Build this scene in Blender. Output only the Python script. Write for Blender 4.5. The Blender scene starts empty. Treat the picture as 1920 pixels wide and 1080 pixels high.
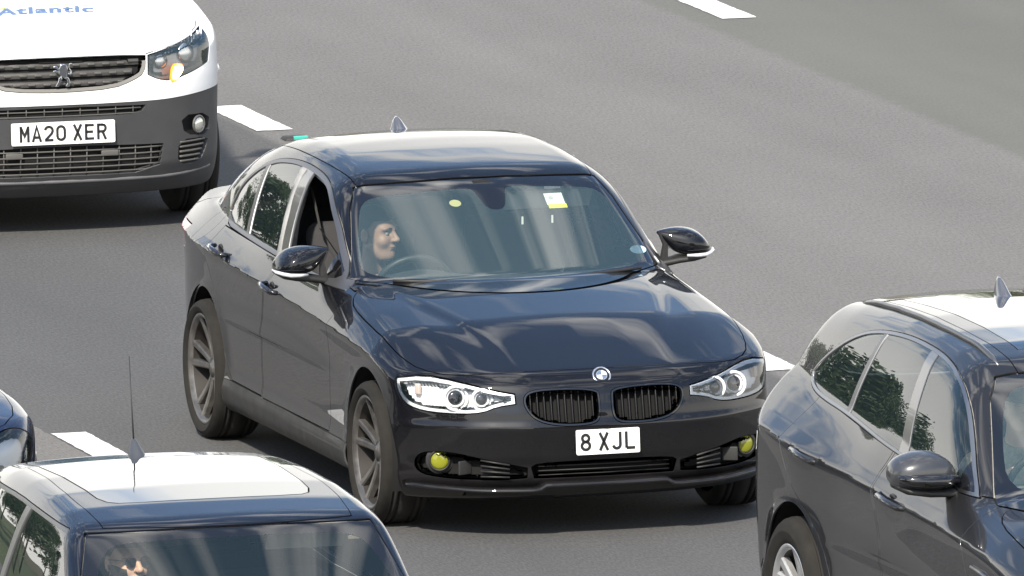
import bpy, math, random
import numpy as np
from mathutils import Matrix, Vector
random.seed(4); RNG = np.random.default_rng(4)
scene = bpy.context.scene
COL = scene.collection
R = math.radians

# ------------------------------------------------------------------ camera: long lens, far off and a little above the road
cd = bpy.data.cameras.new('camera'); cam = bpy.data.objects.new('camera', cd); COL.objects.link(cam)
cam_r = Vector((0.27221035, 0.96215375, -0.01271547)); cam_u = Vector((-0.12864309, 0.04948491, 0.99045555)); cam_d = Vector((-0.95359975, 0.26797649, -0.13724474))
cam.matrix_world = Matrix(((cam_r.x, cam_u.x, -cam_d.x, 84.98812727), (cam_r.y, cam_u.y, -cam_d.y, -24.09100524), (cam_r.z, cam_u.z, -cam_d.z, 13.25360174), (0, 0, 0, 1)))
cd.sensor_width = 36; cd.lens = 705.125; cd.clip_start = 1; cd.clip_end = 2500
scene.camera = cam
scene.view_settings.view_transform = 'Standard'; scene.view_settings.look = 'None'
scene.view_settings.exposure = 0.70; scene.view_settings.gamma = 1

# ------------------------------------------------------------------ sun and sky
SUN_EL, SUN_AZ = R(42), R(-31)          # azimuth measured from +x (the way the traffic faces) towards +y
sd = bpy.data.lights.new('sun', 'SUN'); so = bpy.data.objects.new('sun', sd); COL.objects.link(so)
sd.energy = 4.2; sd.angle = R(2.5); sd.color = (1, .92, .80)
sv = Vector((math.cos(SUN_EL)*math.cos(SUN_AZ), math.cos(SUN_EL)*math.sin(SUN_AZ), math.sin(SUN_EL)))
so.rotation_euler = sv.to_track_quat('Z', 'Y').to_euler(); so.location = sv*60

class NT:
    """tiny helper for node trees"""
    def __init__(s, nt): s.nt = nt
    def n(s, t, **kw):
        o = s.nt.nodes.new(t)
        for k, v in kw.items():
            if k.startswith('i_'): o.inputs[k[2:].replace('_', ' ')].default_value = v
            elif k.startswith('n_'): o.inputs[int(k[2:])].default_value = v
            else: setattr(o, k, v)
        return o
    def l(s, a, b, oi=0, ii=0):
        s.nt.links.new(a.outputs[oi], b.inputs[ii])
    def math(s, op, a, b=None, c=None, clamp=False):
        o = s.nt.nodes.new('ShaderNodeMath'); o.operation = op; o.use_clamp = clamp
        for i, v in enumerate((a, b, c)):
            if v is None: continue
            if hasattr(v, 'default_value') or hasattr(v, 'links'): s.nt.links.new(v, o.inputs[i])
            else: o.inputs[i].default_value = v
        return o.outputs[0]
    def ramp(s, x, stops):
        o = s.nt.nodes.new('ShaderNodeValToRGB'); e = o.color_ramp.elements
        while len(e) < len(stops): e.new(.5)
        for q, (p, c) in zip(e, stops):
            q.position = p; q.color = (c, c, c, 1) if isinstance(c, (int, float)) else (*c, 1)
        s.nt.links.new(x, o.inputs[0]); return o.outputs[0]
    def mix(s, f, a, b, mode='MIX'):
        o = s.nt.nodes.new('ShaderNodeMix'); o.data_type = 'RGBA'; o.blend_type = mode
        for i, v in ((0, f), (6, a), (7, b)):
            if hasattr(v, 'links'): s.nt.links.new(v, o.inputs[i])
            else: o.inputs[i].default_value = v if i == 0 else (*v, 1)
        return o.outputs[2]

world = bpy.data.worlds.new('World'); scene.world = world; world.use_nodes = True
w = NT(world.node_tree); w.nt.nodes.clear()
sky = w.n('ShaderNodeTexSky', sky_type='NISHITA', sun_disc=False, sun_elevation=SUN_EL, sun_rotation=R(90)-SUN_AZ, air_density=1.0, dust_density=1.2, ozone_density=2.0)
tc = w.n('ShaderNodeTexCoord'); sp = w.n('ShaderNodeSeparateXYZ'); w.l(tc, sp, 0, 0)
zc_ = w.math('MAXIMUM', sp.outputs[2], .02)
den = w.math('ADD', zc_, .18)
cx_ = w.math('DIVIDE', sp.outputs[0], den); cy_ = w.math('DIVIDE', sp.outputs[1], den)
cmb = w.n('ShaderNodeCombineXYZ'); w.nt.links.new(cx_, cmb.inputs[0]); w.nt.links.new(w.math('MULTIPLY', cy_, 1.9), cmb.inputs[1])
nz = w.n('ShaderNodeTexNoise', i_Scale=4.6, i_Detail=4.0, i_Roughness=.50, i_Distortion=.5); w.nt.links.new(cmb.outputs[0], nz.inputs['Vector'])
# clouds thick towards the horizon, a clear band above it, streaks overhead
el = w.math('ARCSINE', sp.outputs[2])
band = w.ramp(w.math('DIVIDE', el, 1.5708), [(0, .62), (.13, .50), (.20, .12), (.27, .0), (.50, .0), (.62, .06), (1, .08)])
cov = w.math('ADD', nz.outputs[0], band)
cl = w.ramp(cov, [(.53, 0), (.78, 1)])
cloud_col = w.mix(w.ramp(w.math('DIVIDE', el, 1.5708), [(.30, 0), (.5, 1)]), w.mix(w.ramp(w.math('DIVIDE', el, 1.5708), [(.05, 0), (.22, 1)]), (10.5, 10.2, 9.6), (6.8, 6.9, 6.9)), (16, 15.6, 15))
blue = w.mix(1., sky.outputs[0], (1.0, 1.07, 1.10), 'MULTIPLY')
mixc = w.mix(cl, blue, cloud_col)
bg = w.n('ShaderNodeBackground', i_Strength=.12); w.nt.links.new(mixc, bg.inputs[0])
wo = w.n('ShaderNodeOutputWorld'); w.l(bg, wo)
# ------------------------------------------------------------------ numeric shape library
def table(pts, blur=.02, step=.002, pad=.6):
    """smooth 1-D curve through (roughly) the given points: polyline, then gaussian blur"""
    p = np.array(sorted(pts), float)
    g = np.arange(p[0, 0]-pad, p[-1, 0]+pad, step)
    y = np.interp(g, p[:, 0], p[:, 1])
    s0 = (p[1, 1]-p[0, 1])/(p[1, 0]-p[0, 0]); s1 = (p[-1, 1]-p[-2, 1])/(p[-1, 0]-p[-2, 0])
    y = np.where(g < p[0, 0], p[0, 1]+s0*(g-p[0, 0]), y)
    y = np.where(g > p[-1, 0], p[-1, 1]+s1*(g-p[-1, 0]), y)
    n = max(2, int(3*blur/step)); k = np.exp(-.5*(np.arange(-n, n+1)*step/blur)**2); k /= k.sum()
    ye = np.concatenate([y[0]-(np.arange(n, 0, -1))*(y[1]-y[0]), y, y[-1]+np.arange(1, n+1)*(y[-1]-y[-2])])
    y = np.convolve(ye, k, 'valid')
    a, m = g[0], len(g)-1
    def f(x):
        u = np.clip((x-a)/step, 0, m-1e-6); i = u.astype(np.int32); w = u-i
        return y[i]*(1-w)+y[i+1]*w
    return f

def smax(a, b, k):
    h = np.maximum(k-np.abs(a-b), 0)/k
    return np.maximum(a, b)+h*h*k*.25
def smin(a, b, k): return -smax(-a, -b, k)
def sig(x): return 1/(1+np.exp(-np.clip(x, -40, 40)))
def sstep(x, a, b):
    t = np.clip((x-a)/(b-a), 0, 1); return t*t*(3-2*t)

class Msh:
    def __init__(s, V, N, T): s.V, s.N, s.T = V, N, T
    def compact(s):
        used = np.zeros(len(s.V), bool); used[s.T.ravel()] = True
        m = np.cumsum(used)-1
        return Msh(s.V[used], s.N[used], m[s.T])
    def moved(s, d): return Msh(s.V+s.N*d, s.N, s.T)
    def pick(s, mask): return Msh(s.V, s.N, s.T[mask]).compact()
    def side(s, k): return s.pick((s.V[s.T].mean(1)[:, 1]*k) > 0)

def grad(F, P, e=.0012):
    g = np.empty_like(P)
    for i in range(3):
        d = np.zeros(3); d[i] = e
        A = P+d; B = P-d
        g[:, i] = (F(A[:, 0], A[:, 1], A[:, 2])-F(B[:, 0], B[:, 1], B[:, 2]))/(2*e)
    return g

def isosurface(F, lo, hi, h):
    """surface nets on a grid, vertices then pulled on to F=0, normals from its gradient"""
    lo = np.array(lo, float); n = np.ceil((np.array(hi)-lo)/h).astype(int)+1
    n = ((n+7)//8)*8
    c = n//8
    ax = [lo[i]+(np.arange(c[i])*8+3.5)*h for i in range(3)]
    X, Y, Z = np.meshgrid(*ax, indexing='ij')
    Fc = F(X.ravel(), Y.ravel(), Z.ravel()).reshape(X.shape)
    near = np.abs(Fc) < 8*h*1.75
    vals = np.repeat(np.repeat(np.repeat(Fc, 8, 0), 8, 1), 8, 2).astype(np.float32)
    idx = np.argwhere(np.repeat(np.repeat(np.repeat(near, 8, 0), 8, 1), 8, 2))
    P = lo+idx*h
    fv = np.concatenate([F(p[:, 0], p[:, 1], p[:, 2]) for p in np.array_split(P, max(1, len(P)//400000))])
    vals[idx[:, 0], idx[:, 1], idx[:, 2]] = fv
    s = vals < 0
    cell = np.zeros(np.array(s.shape)-1, np.int8)
    for a in (0, 1):
        for b in (0, 1):
            for d in (0, 1):
                cell += s[a:s.shape[0]-1+a, b:s.shape[1]-1+b, d:s.shape[2]-1+d]
    act = (cell > 0) & (cell < 8)
    ci = np.argwhere(act)
    num = np.full(act.shape, -1, np.int32); num[act] = np.arange(len(ci))
    V = lo+(ci+.5)*h
    for it in range(6):
        g = grad(F, V); f = F(V[:, 0], V[:, 1], V[:, 2])
        d = g*(f/np.maximum((g*g).sum(1), .05))[:, None]
        L = np.linalg.norm(d, axis=1); d *= np.minimum(1, .8*h/np.maximum(L, 1e-9))[:, None]
        V = V-d
    quads = []
    for ax_ in range(3):
        a = [slice(None)]*3; b = [slice(None)]*3
        a[ax_] = slice(0, -1); b[ax_] = slice(1, None)
        e = np.argwhere(s[tuple(a)] != s[tuple(b)])
        flip = s[e[:, 0], e[:, 1], e[:, 2]]
        o1, o2 = [(1, 2), (2, 0), (0, 1)][ax_]
        ok = (e[:, o1] > 0) & (e[:, o2] > 0) & (e[:, o1] < act.shape[o1]) & (e[:, o2] < act.shape[o2])
        e = e[ok]; flip = flip[ok]
        def at(u, v):
            q = e.copy(); q[:, o1] -= u; q[:, o2] -= v
            return num[q[:, 0], q[:, 1], q[:, 2]]
        Q = np.stack([at(0, 0), at(1, 0), at(1, 1), at(0, 1)], 1)
        Q = np.where(flip[:, None], Q, Q[:, ::-1])
        quads.append(Q)
    Q = np.concatenate(quads); Q = Q[(Q >= 0).all(1)]
    g = grad(F, V); N = g/np.maximum(np.linalg.norm(g, axis=1), 1e-9)[:, None]
    # split each quad along its shorter diagonal
    d1 = np.linalg.norm(V[Q[:, 0]]-V[Q[:, 2]], axis=1); d2 = np.linalg.norm(V[Q[:, 1]]-V[Q[:, 3]], axis=1)
    m = d1 < d2
    T = np.concatenate([Q[m][:, [0, 1, 2]], Q[m][:, [0, 2, 3]], Q[~m][:, [0, 1, 3]], Q[~m][:, [1, 2, 3]]])
    return Msh(V, N, T)

def refine(M, near):
    """1->4 split of the triangles where near(V) holds (their midpoints stay on the flat edges)"""
    k = near(M.V)[M.T].any(1)
    if not k.any(): return M
    T = M.T[k]; E = np.sort(np.concatenate([T[:, [0, 1]], T[:, [1, 2]], T[:, [2, 0]]]), 1)
    u, inv = np.unique(E, axis=0, return_inverse=True); inv = inv.ravel()
    n0 = len(M.V); m = len(T)
    V = np.concatenate([M.V, M.V[u].mean(1)])
    Nn = M.N[u].sum(1); Nn /= np.maximum(np.linalg.norm(Nn, axis=1), 1e-9)[:, None]
    N = np.concatenate([M.N, Nn])
    a, b, c = inv[:m]+n0, inv[m:2*m]+n0, inv[2*m:]+n0
    T2 = np.concatenate([np.stack([T[:, 0], a, c], 1), np.stack([a, T[:, 1], b], 1), np.stack([c, b, T[:, 2]], 1), np.stack([a, b, c], 1)])
    return Msh(V, N, np.concatenate([M.T[~k], T2]))

def cut(M, f):
    """split along f=0; f is a function of the vertex array or an array. returns (f<0 part, f>0 part)"""
    fv = f(M.V) if callable(f) else f
    fv = np.where(np.abs(fv) < 1e-6, 1e-6, fv)
    s = fv > 0; c = s[M.T].sum(1)
    neg = M.T[c == 0]; pos = M.T[c == 3]
    mix = (c == 1) | (c == 2)
    if not mix.any(): return Msh(M.V, M.N, neg).compact(), Msh(M.V, M.N, pos).compact()
    T = M.T[mix]; c = c[mix]; st = s[T]
    lone = np.where((c == 1)[:, None], st, ~st).argmax(1)
    r = (lone[:, None]+np.arange(3)) % 3
    T = np.take_along_axis(T, r, 1)
    e1 = np.sort(T[:, [0, 1]], 1); e2 = np.sort(T[:, [0, 2]], 1)
    u, inv = np.unique(np.concatenate([e1, e2]), axis=0, return_inverse=True); inv = inv.ravel()
    fa, fb = fv[u[:, 0]], fv[u[:, 1]]; w = (fa/(fa-fb))[:, None]
    V2 = M.V[u[:, 0]]*(1-w)+M.V[u[:, 1]]*w
    N2 = M.N[u[:, 0]]*(1-w)+M.N[u[:, 1]]*w; N2 /= np.maximum(np.linalg.norm(N2, axis=1), 1e-9)[:, None]
    V = np.concatenate([M.V, V2]); N = np.concatenate([M.N, N2]); n0 = len(M.V); m = len(T)
    i1, i2 = inv[:m]+n0, inv[m:]+n0
    tip = np.stack([T[:, 0], i1, i2], 1)
    q1 = np.stack([i1, T[:, 1], T[:, 2]], 1); q2 = np.stack([i1, T[:, 2], i2], 1)
    lp = (c == 1)
    pos = np.concatenate([pos, tip[lp], q1[~lp], q2[~lp]])
    neg = np.concatenate([neg, tip[~lp], q1[lp], q2[lp]])
    return Msh(V, N, neg).compact(), Msh(V, N, pos).compact()

def seam(M, g, w=.0025):
    """inside and outside of g=0 with a gap 2w wide left out between them"""
    a, rest = cut(M, lambda V: g(V)+w)
    _, b = cut(rest, lambda V: g(V)-w)
    return a, b

def groove(M, g, w=.0025):
    """a gap 2w wide along g=0 taken out of ONE mesh; the rest stays together"""
    a, b = seam(M, g, w)
    return join(a, b)

def join(*Ms):
    Ms = [m for m in Ms if len(m.T)]
    o = 0; V = []; N = []; T = []
    for m in Ms: V.append(m.V); N.append(m.N); T.append(m.T+o); o += len(m.V)
    return Msh(np.concatenate(V), np.concatenate(N), np.concatenate(T))

def rounded(pts, it=2):
    """Chaikin corner cutting; a point given with a third value 1 stays sharp"""
    P = [(p[0], p[1], (p[2] if len(p) > 2 else 0)) for p in pts]
    for _ in range(it):
        Q = []
        n = len(P)
        for i in range(n):
            a, b, c = P[i-1], P[i], P[(i+1) % n]
            if b[2]: Q.append(b)
            else:
                Q.append((b[0]*.75+a[0]*.25, b[1]*.75+a[1]*.25, 0)); Q.append((b[0]*.75+c[0]*.25, b[1]*.75+c[1]*.25, 0))
        P = Q
    return np.array([p[:2] for p in P])

def smooth_line(pts, it=2):
    P = [tuple(p[:2]) for p in pts]
    for _ in range(it):
        Q = [P[0]]
        for a, b in zip(P[:-1], P[1:]):
            Q.append((a[0]*.75+b[0]*.25, a[1]*.75+b[1]*.25)); Q.append((a[0]*.25+b[0]*.75, a[1]*.25+b[1]*.75))
        Q.append(P[-1]); P = Q
    return np.array(P)

def poly_sdf(u, v, P):
    """signed distance to a closed polygon, negative inside (exact only near it)"""
    out = np.full(u.shape, 1.0)
    m = .08
    lo = P.min(0)-m; hi = P.max(0)+m
    k = np.where((u > lo[0]) & (u < hi[0]) & (v > lo[1]) & (v < hi[1]))[0]
    if not len(k): return out
    U, W = u[k], v[k]; d = np.full(len(k), 9.); ins = np.zeros(len(k), bool)
    for i in range(len(P)):
        a = P[i-1]; b = P[i]; e = b-a; L = e@e
        if L < 1e-14: continue
        t = np.clip(((U-a[0])*e[0]+(W-a[1])*e[1])/L, 0, 1)
        d = np.minimum(d, (U-a[0]-t*e[0])**2+(W-a[1]-t*e[1])**2)
        cr = ((a[1] > W) != (b[1] > W))
        with np.errstate(divide='ignore', invalid='ignore'):
            xi = a[0]+(W-a[1])*e[0]/(e[1] if e[1] else 1e-12)
        ins ^= cr & (U < xi)
    out[k] = np.where(ins, -1, 1)*np.sqrt(d)
    return out

def line_sdf(u, v, L):
    """signed distance to an open polyline (sign by side), cut off at its ends -> also returns 'beyond the end' mask"""
    best = np.full(u.shape, 9.); sg = np.ones(u.shape)
    for a, b in zip(L[:-1], L[1:]):
        e = b-a; l2 = e@e
        t = np.clip(((u-a[0])*e[0]+(v-a[1])*e[1])/l2, 0, 1)
        d = (u-a[0]-t*e[0])**2+(v-a[1]-t*e[1])**2
        k = d < best
        best = np.where(k, d, best)
        sg = np.where(k, np.sign(e[0]*(v-a[1])-e[1]*(u-a[0])), sg)
    return np.sqrt(best)*np.where(sg == 0, 1, sg)

def skirt(M, depth):
    """return walls along the open edges of a panel, going inwards"""
    if not len(M.T): return M
    E = np.concatenate([M.T[:, [0, 1]], M.T[:, [1, 2]], M.T[:, [2, 0]]])
    S = np.sort(E, 1); key = S[:, 0].astype(np.int64)*len(M.V)+S[:, 1]
    u, i, c = np.unique(key, return_index=True, return_counts=True)
    B = E[i[c == 1]]
    a, b = B[:, 0], B[:, 1]; n0 = len(M.V); m = len(B)
    ev = M.V[b]-M.V[a]; nn = np.cross(ev, (M.N[a]+M.N[b])*.5)
    nn /= np.maximum(np.linalg.norm(nn, axis=1), 1e-9)[:, None]
    V = np.concatenate([M.V, M.V[a], M.V[b], M.V[b]-M.N[b]*depth, M.V[a]-M.N[a]*depth])
    n1 = nn+.5*M.N[a]; n1 /= np.maximum(np.linalg.norm(n1, axis=1), 1e-9)[:, None]
    n2 = nn+.5*M.N[b]; n2 /= np.maximum(np.linalg.norm(n2, axis=1), 1e-9)[:, None]
    N = np.concatenate([M.N, n1, n2, nn, nn])
    k = np.arange(m)+n0
    T = np.concatenate([M.T, np.stack([k+m, k, k+2*m], 1), np.stack([k, k+3*m, k+2*m], 1)])
    return Msh(V, N, T)
# ------------------------------------------------------------------ materials
MATS = {}
def mat(name, base=(.5, .5, .5), rough=.5, metal=0., coat=0., coat_rough=.03, spec=.5, emit=None, estr=0., noise=0., nscale=40., bump=0., bscale=200., ior=1.5, aniso=0.):
    if name in MATS: return MATS[name]
    m = bpy.data.materials.new(name); m.use_nodes = True; t = NT(m.node_tree)
    b = m.node_tree.nodes['Principled BSDF']
    b.inputs['Base Color'].default_value = (*base, 1); b.inputs['Roughness'].default_value = rough; b.inputs['Metallic'].default_value = metal
    b.inputs['Coat Weight'].default_value = coat; b.inputs['Coat Roughness'].default_value = coat_rough; b.inputs['Specular IOR Level'].default_value = spec
    b.inputs['IOR'].default_value = ior
    if emit: b.inputs['Emission Color'].default_value = (*emit, 1); b.inputs['Emission Strength'].default_value = estr
    c = t.n('ShaderNodeTexCoord')
    if noise:
        n = t.n('ShaderNodeTexNoise', i_Scale=nscale, i_Detail=5.0, i_Roughness=.6); t.l(c, n, 3, 0)
        k = t.ramp(n.outputs[0], [(.3, 1-noise), (.7, 1+noise)])
        o = t.mix(1., base, k, 'MULTIPLY'); m.node_tree.links.new(o, b.inputs['Base Color'])
        r = t.ramp(n.outputs[0], [(.3, rough*.85), (.7, min(1, rough*1.2))]); m.node_tree.links.new(r, b.inputs['Roughness'])
    if bump:
        n2 = t.n('ShaderNodeTexNoise', i_Scale=bscale, i_Detail=4.0); t.l(c, n2, 3, 0)
        bp = t.n('ShaderNodeBump', i_Strength=bump, i_Distance=.004); t.l(n2, bp, 0, 2); t.l(bp, b, 0, b.inputs.find('Normal'))
    MATS[name] = m; return m

def paint_mat(name, base, metal=.0, flake=(.5, .5, .55), flakeamt=.1, dust=.35, dustcol=(.10, .088, .075)):
    """car paint: dark pigment with a metallic sheen under clear lacquer, road film growing towards the sills"""
    m = bpy.data.materials.new(name); m.use_nodes = True; t = NT(m.node_tree); b = m.node_tree.nodes['Principled BSDF']
    tcn = t.n('ShaderNodeTexCoord'); se = t.n('ShaderNodeSeparateXYZ'); t.l(tcn, se, 3, 0)
    n = t.n('ShaderNodeTexNoise', i_Scale=3.2, i_Detail=8.0, i_Roughness=.65); t.l(tcn, n, 3, 0)
    low = t.ramp(se.outputs[2], [(.12, 1), (.62, .12), (1., .05)])
    film = t.math('MULTIPLY', t.math('MULTIPLY', low, t.ramp(n.outputs[0], [(.35, .45), (.7, 1)])), dust)
    film = t.math('ADD', film, dust*.01)
    col = t.mix(film, base, dustcol); m.node_tree.links.new(col, b.inputs['Base Color'])
    b.inputs['Metallic'].default_value = metal; b.inputs['Roughness'].default_value = .45; b.inputs['Specular IOR Level'].default_value = .08
    rr = t.math('ADD', t.math('MULTIPLY', film, .18), .012); m.node_tree.links.new(rr, b.inputs['Coat Roughness'])
    b.inputs['Coat Weight'].default_value = 1; b.inputs['Coat IOR'].default_value = 1.5
    MATS[name] = m; return m

def glass_mat(name, tint=(.8, .9, .86), rough=.0, ior=1.52, painted_haze=.03):
    m = bpy.data.materials.new(name); m.use_nodes = True; t = NT(m.node_tree); t.nt.nodes.clear()
    tr = t.n('ShaderNodeBsdfTransparent'); tr.inputs[0].default_value = (*tint, 1)
    gl = t.n('ShaderNodeBsdfGlossy'); gl.inputs['Roughness'].default_value = rough
    df = t.n('ShaderNodeBsdfDiffuse'); df.inputs[0].default_value = (.30, .50, .58, 1)  # teal veil over the glass: sky haze and cabin light put into the colour
    fr = t.n('ShaderNodeFresnel'); fr.inputs[0].default_value = ior
    f2 = t.math('MULTIPLY', fr.outputs[0], 1.5, clamp=True)
    m1 = t.n('ShaderNodeMixShader'); m1.inputs[0].default_value = painted_haze; t.l(tr, m1, 0, 1); t.l(df, m1, 0, 2)
    m2 = t.n('ShaderNodeMixShader'); t.nt.links.new(f2, m2.inputs[0]); t.l(m1, m2, 0, 1); t.l(gl, m2, 0, 2)
    o = t.n('ShaderNodeOutputMaterial'); t.l(m2, o)
    MATS[name] = m; return m

def textile(name, base): return mat(name, base, .9, noise=.15, nscale=60, bump=.4, bscale=400)

# ------------------------------------------------------------------ objects
def thing(name, label, cat, loc=(0, 0, 0), rot=0, group=None, kind=None):
    o = bpy.data.objects.new(name, None); COL.objects.link(o)
    o.location = loc; o.rotation_euler = (0, 0, rot); o.empty_display_size = .2
    tag(o, label, cat, group, kind); return o
def tag(o, label=None, cat=None, group=None, kind=None):
    for k, v in (('label', label), ('category', cat), ('group', group), ('kind', kind)):
        if v: o[k] = v
    return o
def link(name, me, m, parent=None, label=None):
    o = bpy.data.objects.new(name, me); COL.objects.link(o)
    if m is not None:
        for q in (m if isinstance(m, (list, tuple)) else [m]): me.materials.append(q)
    if parent is not None: o.parent = parent
    if label: o['label'] = label
    return o
def obj(name, M, m, parent=None, label=None, depth=0., mids=None):
    """a numeric mesh as an object, its exact normals kept"""
    if depth: M = skirt(M, depth)
    me = bpy.data.meshes.new(name)
    nv, nt = len(M.V), len(M.T)
    me.vertices.add(nv); me.vertices.foreach_set('co', M.V.astype(np.float32).ravel())
    me.loops.add(nt*3); me.loops.foreach_set('vertex_index', M.T.astype(np.int32).ravel())
    me.polygons.add(nt); me.polygons.foreach_set('loop_start', np.arange(0, nt*3, 3, dtype=np.int32))
    me.polygons.foreach_set('use_smooth', np.ones(nt, bool))
    if mids is not None: me.polygons.foreach_set('material_index', mids.astype(np.int32))
    me.update(); me.validate()
    if len(me.vertices) == nv: me.normals_split_custom_set_from_vertices(M.N.astype(np.float32).tolist())
    return link(name, me, m, parent, label)

class MB:
    """collects plain polygons, then becomes one mesh object"""
    def __init__(s): s.v = []; s.f = []; s.sm = []
    def add(s, V, F, smooth=False):
        o = len(s.v); s.v += [tuple(map(float, p)) for p in V]; s.f += [[i+o for i in f] for f in F]; s.sm += [smooth]*len(F); return s
    def box(s, c, d, bev=.0, rz=0., ry=0., rx=0., taper=None):
        cx, cy, cz = c; x, y, z = d[0]/2, d[1]/2, d[2]/2
        rot = Matrix.Rotation(rz, 3, 'Z') @ Matrix.Rotation(ry, 3, 'Y') @ Matrix.Rotation(rx, 3, 'X')
        if bev <= 0:
            P = [(sx*x, sy*y, sz*z) for sx in (-1, 1) for sy in (-1, 1) for sz in (-1, 1)]
            F = [(0, 1, 3, 2), (4, 6, 7, 5), (0, 4, 5, 1), (2, 3, 7, 6), (0, 2, 6, 4), (1, 5, 7, 3)]
            if taper: P = [(p[0]*(taper if p[2] > 0 else 1), p[1]*(taper if p[2] > 0 else 1), p[2]) for p in P]
            s.add([rot @ Vector(p)+Vector(c) for p in P], F); return s
        # superellipsoid-like rounded box
        n = 4; P = []; F = []; b = min(bev, x, y, z)
        ang = [math.pi/2*i/n for i in range(n+1)]
        # build by a sphere grid pushed out
        lat = [-math.pi/2+a for a in ang]+[a for a in ang]
        zoff = [-1]*(n+1)+[1]*(n+1)
        for la, zo in zip(lat, zoff):
            for q in range(4):
                for a in ang:
                    th = q*math.pi/2+a
                    sx = 1 if q in (0, 3) else -1; sy = 1 if q in (0, 1) else -1
                    r = math.cos(la)*b
                    p = (sx*(x-b)+r*math.cos(th), sy*(y-b)+r*math.sin(th), zo*(z-b)+b*math.sin(la))
                    P.append(p)
        m = 4*(n+1)
        for i in range(len(lat)-1):
            for j in range(m):
                k = (j+1) % m
                F.append((i*m+j, i*m+k, (i+1)*m+k, (i+1)*m+j))
        F.append(list(range(m))[::-1]); F.append([(len(lat)-1)*m+j for j in range(m)])
        if taper: P = [(p[0]*(1+(taper-1)*(p[2]/z+1)/2), p[1]*(1+(taper-1)*(p[2]/z+1)/2), p[2]) for p in P]
        s.add([rot @ Vector(p)+Vector(c) for p in P], F, True); return s
    def tube(s, pts, r, n=10, closed=False):
        pts = [Vector(p) for p in pts]; m = len(pts); rs = r if isinstance(r, (list, tuple)) else [r]*m
        rings = []; prev = None
        for i, p in enumerate(pts):
            a = pts[i-1] if (i or closed) else p; b = pts[(i+1) % m] if (i < m-1 or closed) else p
            t = (b-a).normalized()
            if prev is None:
                u = t.orthogonal().normalized()
            else:
                u = (prev-t*prev.dot(t)).normalized()
            prev = u; w_ = t.cross(u)
            rings.append([p+(u*math.cos(2*math.pi*k/n)+w_*math.sin(2*math.pi*k/n))*rs[i] for k in range(n)])
        V = [q for rg in rings for q in rg]; F = []
        for i in range(m if closed else m-1):
            j = (i+1) % m
            for k in range(n): F.append((i*n+k, i*n+(k+1) % n, j*n+(k+1) % n, j*n+k))
        if not closed: F.append(list(range(n))[::-1]); F.append([(m-1)*n+k for k in range(n)])
        s.add(V, F, True); return s
    def lathe(s, prof, c, axis='y', n=48, smooth=True):
        """prof: (radius, offset along the axis)"""
        V = []; F = []
        for r, h in prof:
            for k in range(n):
                a = 2*math.pi*k/n; ca, sa = math.cos(a)*r, math.sin(a)*r
                V.append({'y': (c[0]+ca, c[1]+h, c[2]+sa), 'x': (c[0]+h, c[1]+ca, c[2]+sa), 'z': (c[0]+ca, c[1]+sa, c[2]+h)}[axis])
        for i in range(len(prof)-1):
            for k in range(n): F.append((i*n+k, i*n+(k+1) % n, (i+1)*n+(k+1) % n, (i+1)*n+k))
        s.add(V, F, smooth); return s
    def ball(s, c, r, n=16, m=10, sc=(1, 1, 1)):
        P = []; F = []
        for i in range(m+1):
            la = -math.pi/2+math.pi*i/m
            for k in range(n):
                a = 2*math.pi*k/n
                P.append((c[0]+r*sc[0]*math.cos(la)*math.cos(a), c[1]+r*sc[1]*math.cos(la)*math.sin(a), c[2]+r*sc[2]*math.sin(la)))
        for i in range(m):
            for k in range(n): F.append((i*n+k, i*n+(k+1) % n, (i+1)*n+(k+1) % n, (i+1)*n+k))
        s.add(P, F, True); return s
    def prism(s, poly, h, T):
        """2-D outline (a,b) given depth h; T maps (a,b,c) to a point"""
        n = len(poly); V = [T(a, b, 0) for a, b in poly]+[T(a, b, h) for a, b in poly]
        F = [list(range(n))[::-1], [n+i for i in range(n)]]+[(i, (i+1) % n, n+(i+1) % n, n+i) for i in range(n)]
        s.add(V, F); return s
    def build(s, name, m, parent=None, label=None, bevel=0., autosm=True):
        me = bpy.data.meshes.new(name); me.from_pydata(s.v, [], s.f); me.polygons.foreach_set('use_smooth', s.sm); me.update()
        o = link(name, me, m, parent, label)
        if bevel:
            b = o.modifiers.new('bevel', 'BEVEL'); b.width = bevel; b.segments = 2; b.limit_method = 'ANGLE'; b.angle_limit = R(40)
        return o

def stroke_mb(mb, polys, w_, T, h=.0012):
    """flat ribbons along polylines, mitred"""
    for P in polys:
        P = [Vector((p[0], p[1])) for p in P]; closed = (P[0]-P[-1]).length < 1e-6
        if closed: P = P[:-1]
        n = len(P); L = []; Rr = []
        for i in range(n):
            a = P[i-1] if (i or closed) else None; b = P[(i+1) % n] if (i < n-1 or closed) else None
            d1 = (P[i]-a).normalized() if a is not None else (b-P[i]).normalized()
            d2 = (b-P[i]).normalized() if b is not None else d1
            t = (d1+d2); t = t.normalized() if t.length > 1e-6 else d1
            nn = Vector((-t.y, t.x)); k = 1/max(.45, nn.dot(Vector((-d1.y, d1.x))))
            L.append(P[i]+nn*w_/2*k); Rr.append(P[i]-nn*w_/2*k)
        for i in range(n if closed else n-1):
            j = (i+1) % n
            q = [L[i], Rr[i], Rr[j], L[j]]
            mb.prism([(p.x, p.y) for p in q], h, T)
    return mb
def arc(cx, cy, rx, ry, a0, a1, n=8): return [(cx+rx*math.cos(R(a0+(a1-a0)*i/n)), cy+ry*math.sin(R(a0+(a1-a0)*i/n))) for i in range(n+1)]
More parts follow.
